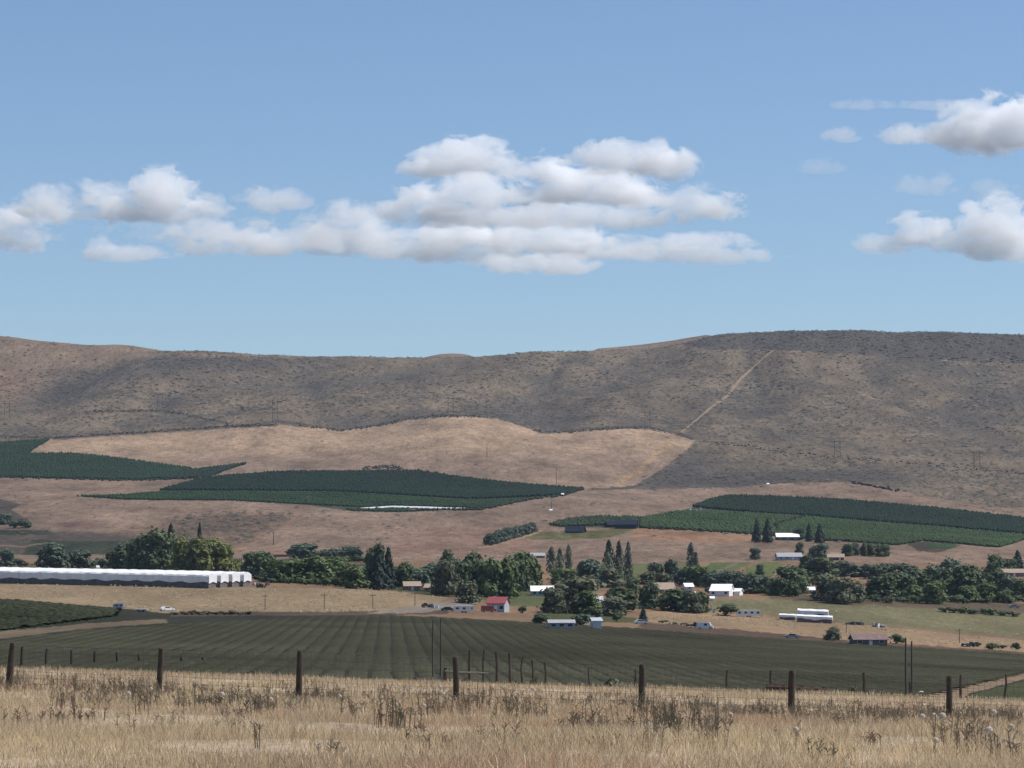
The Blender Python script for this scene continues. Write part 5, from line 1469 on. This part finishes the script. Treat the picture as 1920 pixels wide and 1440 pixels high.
# ------------------------------------------------------------------ dry grass
M_GRASS = attr_mat('dry_grass', 0.75, 0.5, 0.12, 0.3)
def grass(n, y0, y1, hlo, hhi, wlo, whi, seedf):
    v = rng.uniform(0, 1, n)
    Y = (y0 ** -0.2 + v * (y1 ** -0.2 - y0 ** -0.2)) ** (-1 / 0.2)
    half = 0.195 * Y + 1.0
    X = rng.uniform(-1, 1, n) * half
    side = rng.uniform(0, 1, n) < .18                                   # thinner margin either side
    X = np.where(side, rng.choice([-1, 1], n) * (half + rng.uniform(0, 9, n)), X)
    Z = H(X, Y)
    patch = fbm(X / 3.5, Y / 6, 50, 4); p2 = fbm(X / 1.3 + 9, Y / 2.2, 57, 3); p3 = fbm(X / 9, Y / 14, 63, 3)
    h = rng.uniform(hlo, hhi, n) * np.clip(0.1 + 1.8 * p2, .25, 1.6)
    w = rng.uniform(wlo, whi, n) * np.clip(Y / 45, .8, 1.6)
    th = rng.uniform(0, 6.283, n); lean = rng.uniform(.05, .9, n) * h
    dx, dy = np.cos(th) * lean, np.sin(th) * lean * .6
    # leaning with the wind, to the left
    dx -= h * .03
    ph = rng.uniform(-.7, .7, n)
    wx, wy = np.cos(ph) * w * .5, np.sin(ph) * w * .5
    base = np.stack([X, Y, Z - .03], 1)
    mid = base + np.stack([dx * .3, dy * .3, h * .55], 1)
    tip = base + np.stack([dx, dy, h], 1)
    wv = np.stack([wx, wy, 0 * wx], 1)
    fat = np.where(rng.uniform(0, 1, n) < seedf, 1.9, .85)[:, None]   # seed heads
    mid = mid * .55 + tip * .45
    V = np.stack([base - wv * .6, base + wv * .6, mid + wv * fat, mid - wv * fat, tip], 1)
    idx = np.arange(n)[:, None] * 5
    Q1 = idx + np.array([0, 1, 2, 3]); T1 = idx + np.array([3, 2, 4])
    pal = np.array([(0.63, 0.495, 0.32), (0.56, 0.415, 0.265), (0.50, 0.32, 0.20), (0.68, 0.54, 0.31), (0.34, 0.25, 0.165), (0.77, 0.67, 0.48)])
    wt = np.stack([.5 + 0 * patch, .5 + 0 * patch, np.clip((patch - .5) * 5, 0, 1.2), np.clip((.5 - patch) * 5, .05, 1.3), .22 + np.clip((p3 - .5) * 2.5, 0, .8), .06 + np.clip((p2 - .55) * 1.5, 0, .5)], 1)
    cum = np.cumsum(wt / wt.sum(1, keepdims=True), 1)
    ci = (rng.uniform(0, 1, n)[:, None] > cum).sum(1).clip(0, 5)
    c = pal[ci] * rng.uniform(.8, 1.2, n)[:, None]
    return V.reshape(-1, 3), Q1, T1, np.repeat(c, 5, 0)
parts_ = [grass(218000, 23, 60, .07, .21, .0025, .0046, .35), grass(124000, 55, 128, .10, .25, .0035, .0062, .35)]
off = 0; VV, QQ, TT, CC = [], [], [], []
for V, Q1, T1, c in parts_:
    VV.append(V); QQ += [Q1 + off]; TT.append(T1 + off); CC.append(c); off += len(V)
me = np_mesh('dry_grass', np.concatenate(VV), [np.concatenate(QQ), np.concatenate(TT)], [M_GRASS], False, np.concatenate(CC))
tag(new_obj('dry_grass', me), 'dry tan cheatgrass covering the pasture in front', 'grass', kind='stuff')

# dark dead weed stalks, thickest along the fence line
M_WEED = attr_mat('dead_weed', 0.9, 0.1, 0.25, 2.0)
def weeds(centres):
    V, Q, C = [], [], []
    nvt = 0
    for (x, y, hh, tone) in centres:
        z = float(H(x, y))
        ns = random.randint(3, 8)
        for s in range(ns):
            bx, by = x + random.gauss(0, .10), y + random.gauss(0, .10)
            h = hh * random.uniform(.55, 1.1); lx = random.gauss(0, .12) * h
            w = random.uniform(.004, .008)
            def seg(x0, z0, x1, z1, w0, w1):
                nonlocal nvt
                V.extend([(x0 - w0, by, z0), (x0 + w0, by, z0), (x1 + w1, by, z1), (x1 - w1, by, z1)])
                Q.append((nvt, nvt + 1, nvt + 2, nvt + 3)); nvt += 4
                cc = random.uniform(.75, 1.3)
                C.extend([tuple(v * cc for v in tone)] * 4)
            xm, zm = bx + lx * .4, z + h * .5
            seg(bx, z - .03, xm, zm, w, w * .8); seg(xm, zm, bx + lx, z + h, w * .8, w * .6)
            for k in range(random.randint(4, 9)):            # leaves, seed capsules and side shoots
                f = random.uniform(.35, 1.0)
                px_, pz_ = bx + lx * f, z + h * f
                sg = random.choice((-1, 1)); l = random.uniform(.012, .045)
                seg(px_, pz_, px_ + sg * l, pz_ + l * random.uniform(.4, 1.4), .003, random.uniform(.004, .009))
    return V, Q, C
cen = []
TONES = [(.23, .18, .125), (.25, .20, .13), (.32, .25, .175), (.20, .185, .115), (.38, .30, .21)]
for i in range(1200):
    Yd = random.gauss(64, 8)
    if not 46 < Yd < 100: continue
    X = random.uniform(-.19, .19) * Yd
    if vnoise(np.array([X / 1.6]), np.array([Yd / 5.0]), 91)[0] < .42: continue
    cen.append((X, Yd, random.uniform(.16, .44), random.choice(TONES)))
for px, py in ((100, 1318), (165, 1312), (195, 1300), (265, 1305), (340, 1300), (420, 1325), (500, 1330), (495, 1335), (600, 1300), (610, 1308), (720, 1310), (880, 1320), (890, 1330), (960, 1330), (975, 1335), (1100, 1370), (1110, 1372), (1120, 1368), (1210, 1340), (1225, 1335),
               (725, 1350), (735, 1352), (1320, 1385), (1485, 1345), (1600, 1340), (1690, 1345), (1810, 1400), (1820, 1402), (1240, 1380), (1253, 1380), (820, 1330), (1060, 1315)):
    g = G(px, py + 14, 25, 100)
    for k in range(3):
        cen.append((g.x + random.gauss(0, .12), g.y + random.gauss(0, .4), random.uniform(.25, .5), random.choice(TONES[:4])))
for i in range(70):
    Yd = random.uniform(27, 48); cen.append((random.uniform(-.19, .19) * Yd, Yd, random.uniform(.12, .38), random.choice(TONES)))
V, Q, C = weeds(cen)
me = np_mesh('dead_weeds', np.array(V), [np.array(Q)], [M_WEED], False, np.array(C))
tag(new_obj('dead_weeds', me), 'dark dead weed stalks clumped along the fence line', 'weeds', kind='stuff')

# salsify seed heads: pale globes on thin stems
M_STEM = mat('dry_stem', (0.30, 0.24, 0.15), 0.9, 0.2, 5); M_PAP = mat('seed_plume', (0.58, 0.52, 0.44), 0.9, 0.1, 20, transl=0.3)
def seed_head_mesh(seed):
    r = np.random.default_rng(seed); n = 70
    d = r.normal(size=(n, 3)); d[:, 2] = d[:, 2] * .9 + .25; d /= np.linalg.norm(d, axis=1)[:, None]
    u = np.cross(d, r.normal(size=(n, 3))); u /= np.linalg.norm(u, axis=1)[:, None]; v = np.cross(d, u)
    P = d * .042; s = .014
    Vq = np.stack([P - u * s, P + v * s, P + u * s, P - v * s], 1).reshape(-1, 3)
    w = np.stack([d * .006 - u * .001, d * .006 + u * .001, d * .042], 1).reshape(-1, 3)
    return np_mesh('seed_head', np.concatenate([Vq, w]), [np.arange(4 * n).reshape(n, 4), 4 * n + np.arange(3 * n).reshape(n, 3)], [M_PAP])
SH = [seed_head_mesh(i) for i in range(3)]
heads = [(241, 1301, 'left of the third fence post'), (416, 1302, 'between the second and third posts'), (547, 1279, 'just left of the third post'), (508, 1312, 'low left of the third post'), (637, 1306, 'right of the third post'),
         (283, 1292, 'just left of the second post'), (742, 1289, 'midway left of the wire-wrapped post'), (825, 1288, 'left of the wire-wrapped post, upper one'), (830, 1302, 'left of the wire-wrapped post, lower one'),
         (795, 1324, 'low left of the wire-wrapped post'), (987, 1290, 'left of the close pair at centre'), (999, 1292, 'right of the close pair at centre'), (1370, 1341, 'low between the two right-hand posts'), (1492, 1368, 'below the second post from the right'),
         (1729, 1344, 'first of three left of the rightmost post'), (1751, 1343, 'second of three left of the rightmost post'), (1767, 1343, 'third of three left of the rightmost post'), (1854, 1370, 'big one right of the rightmost post'),
         (1896, 1363, 'big one nearest the right edge'), (1754, 1388, 'lowest one below the rightmost post'), (1863, 1336, 'small one right of the rightmost post')]
for i, (px, py, where) in enumerate(heads):
    dpy = 42 if py < 1330 else 50
    g = G(px, py + dpy, 25, 110)
    hp_ = point(px, py, g.y)
    root = empty('salsify_plant', g); tag(root, 'pale round seed head on a stem, ' + where, 'seed head', 'salsify seed heads in the pasture')
    d = hp_ - g
    MB().tube([(0, 0, -.02), (d.x * .3, .02, d.z * .5), tuple(d)], [.005, .004, .004], 5).build('stem', M_STEM, root)
    o = new_obj('seed_head', SH[i % 3], root); o.location = d
    k = random.uniform(.65, 1.05); o.scale = (k, k, k)
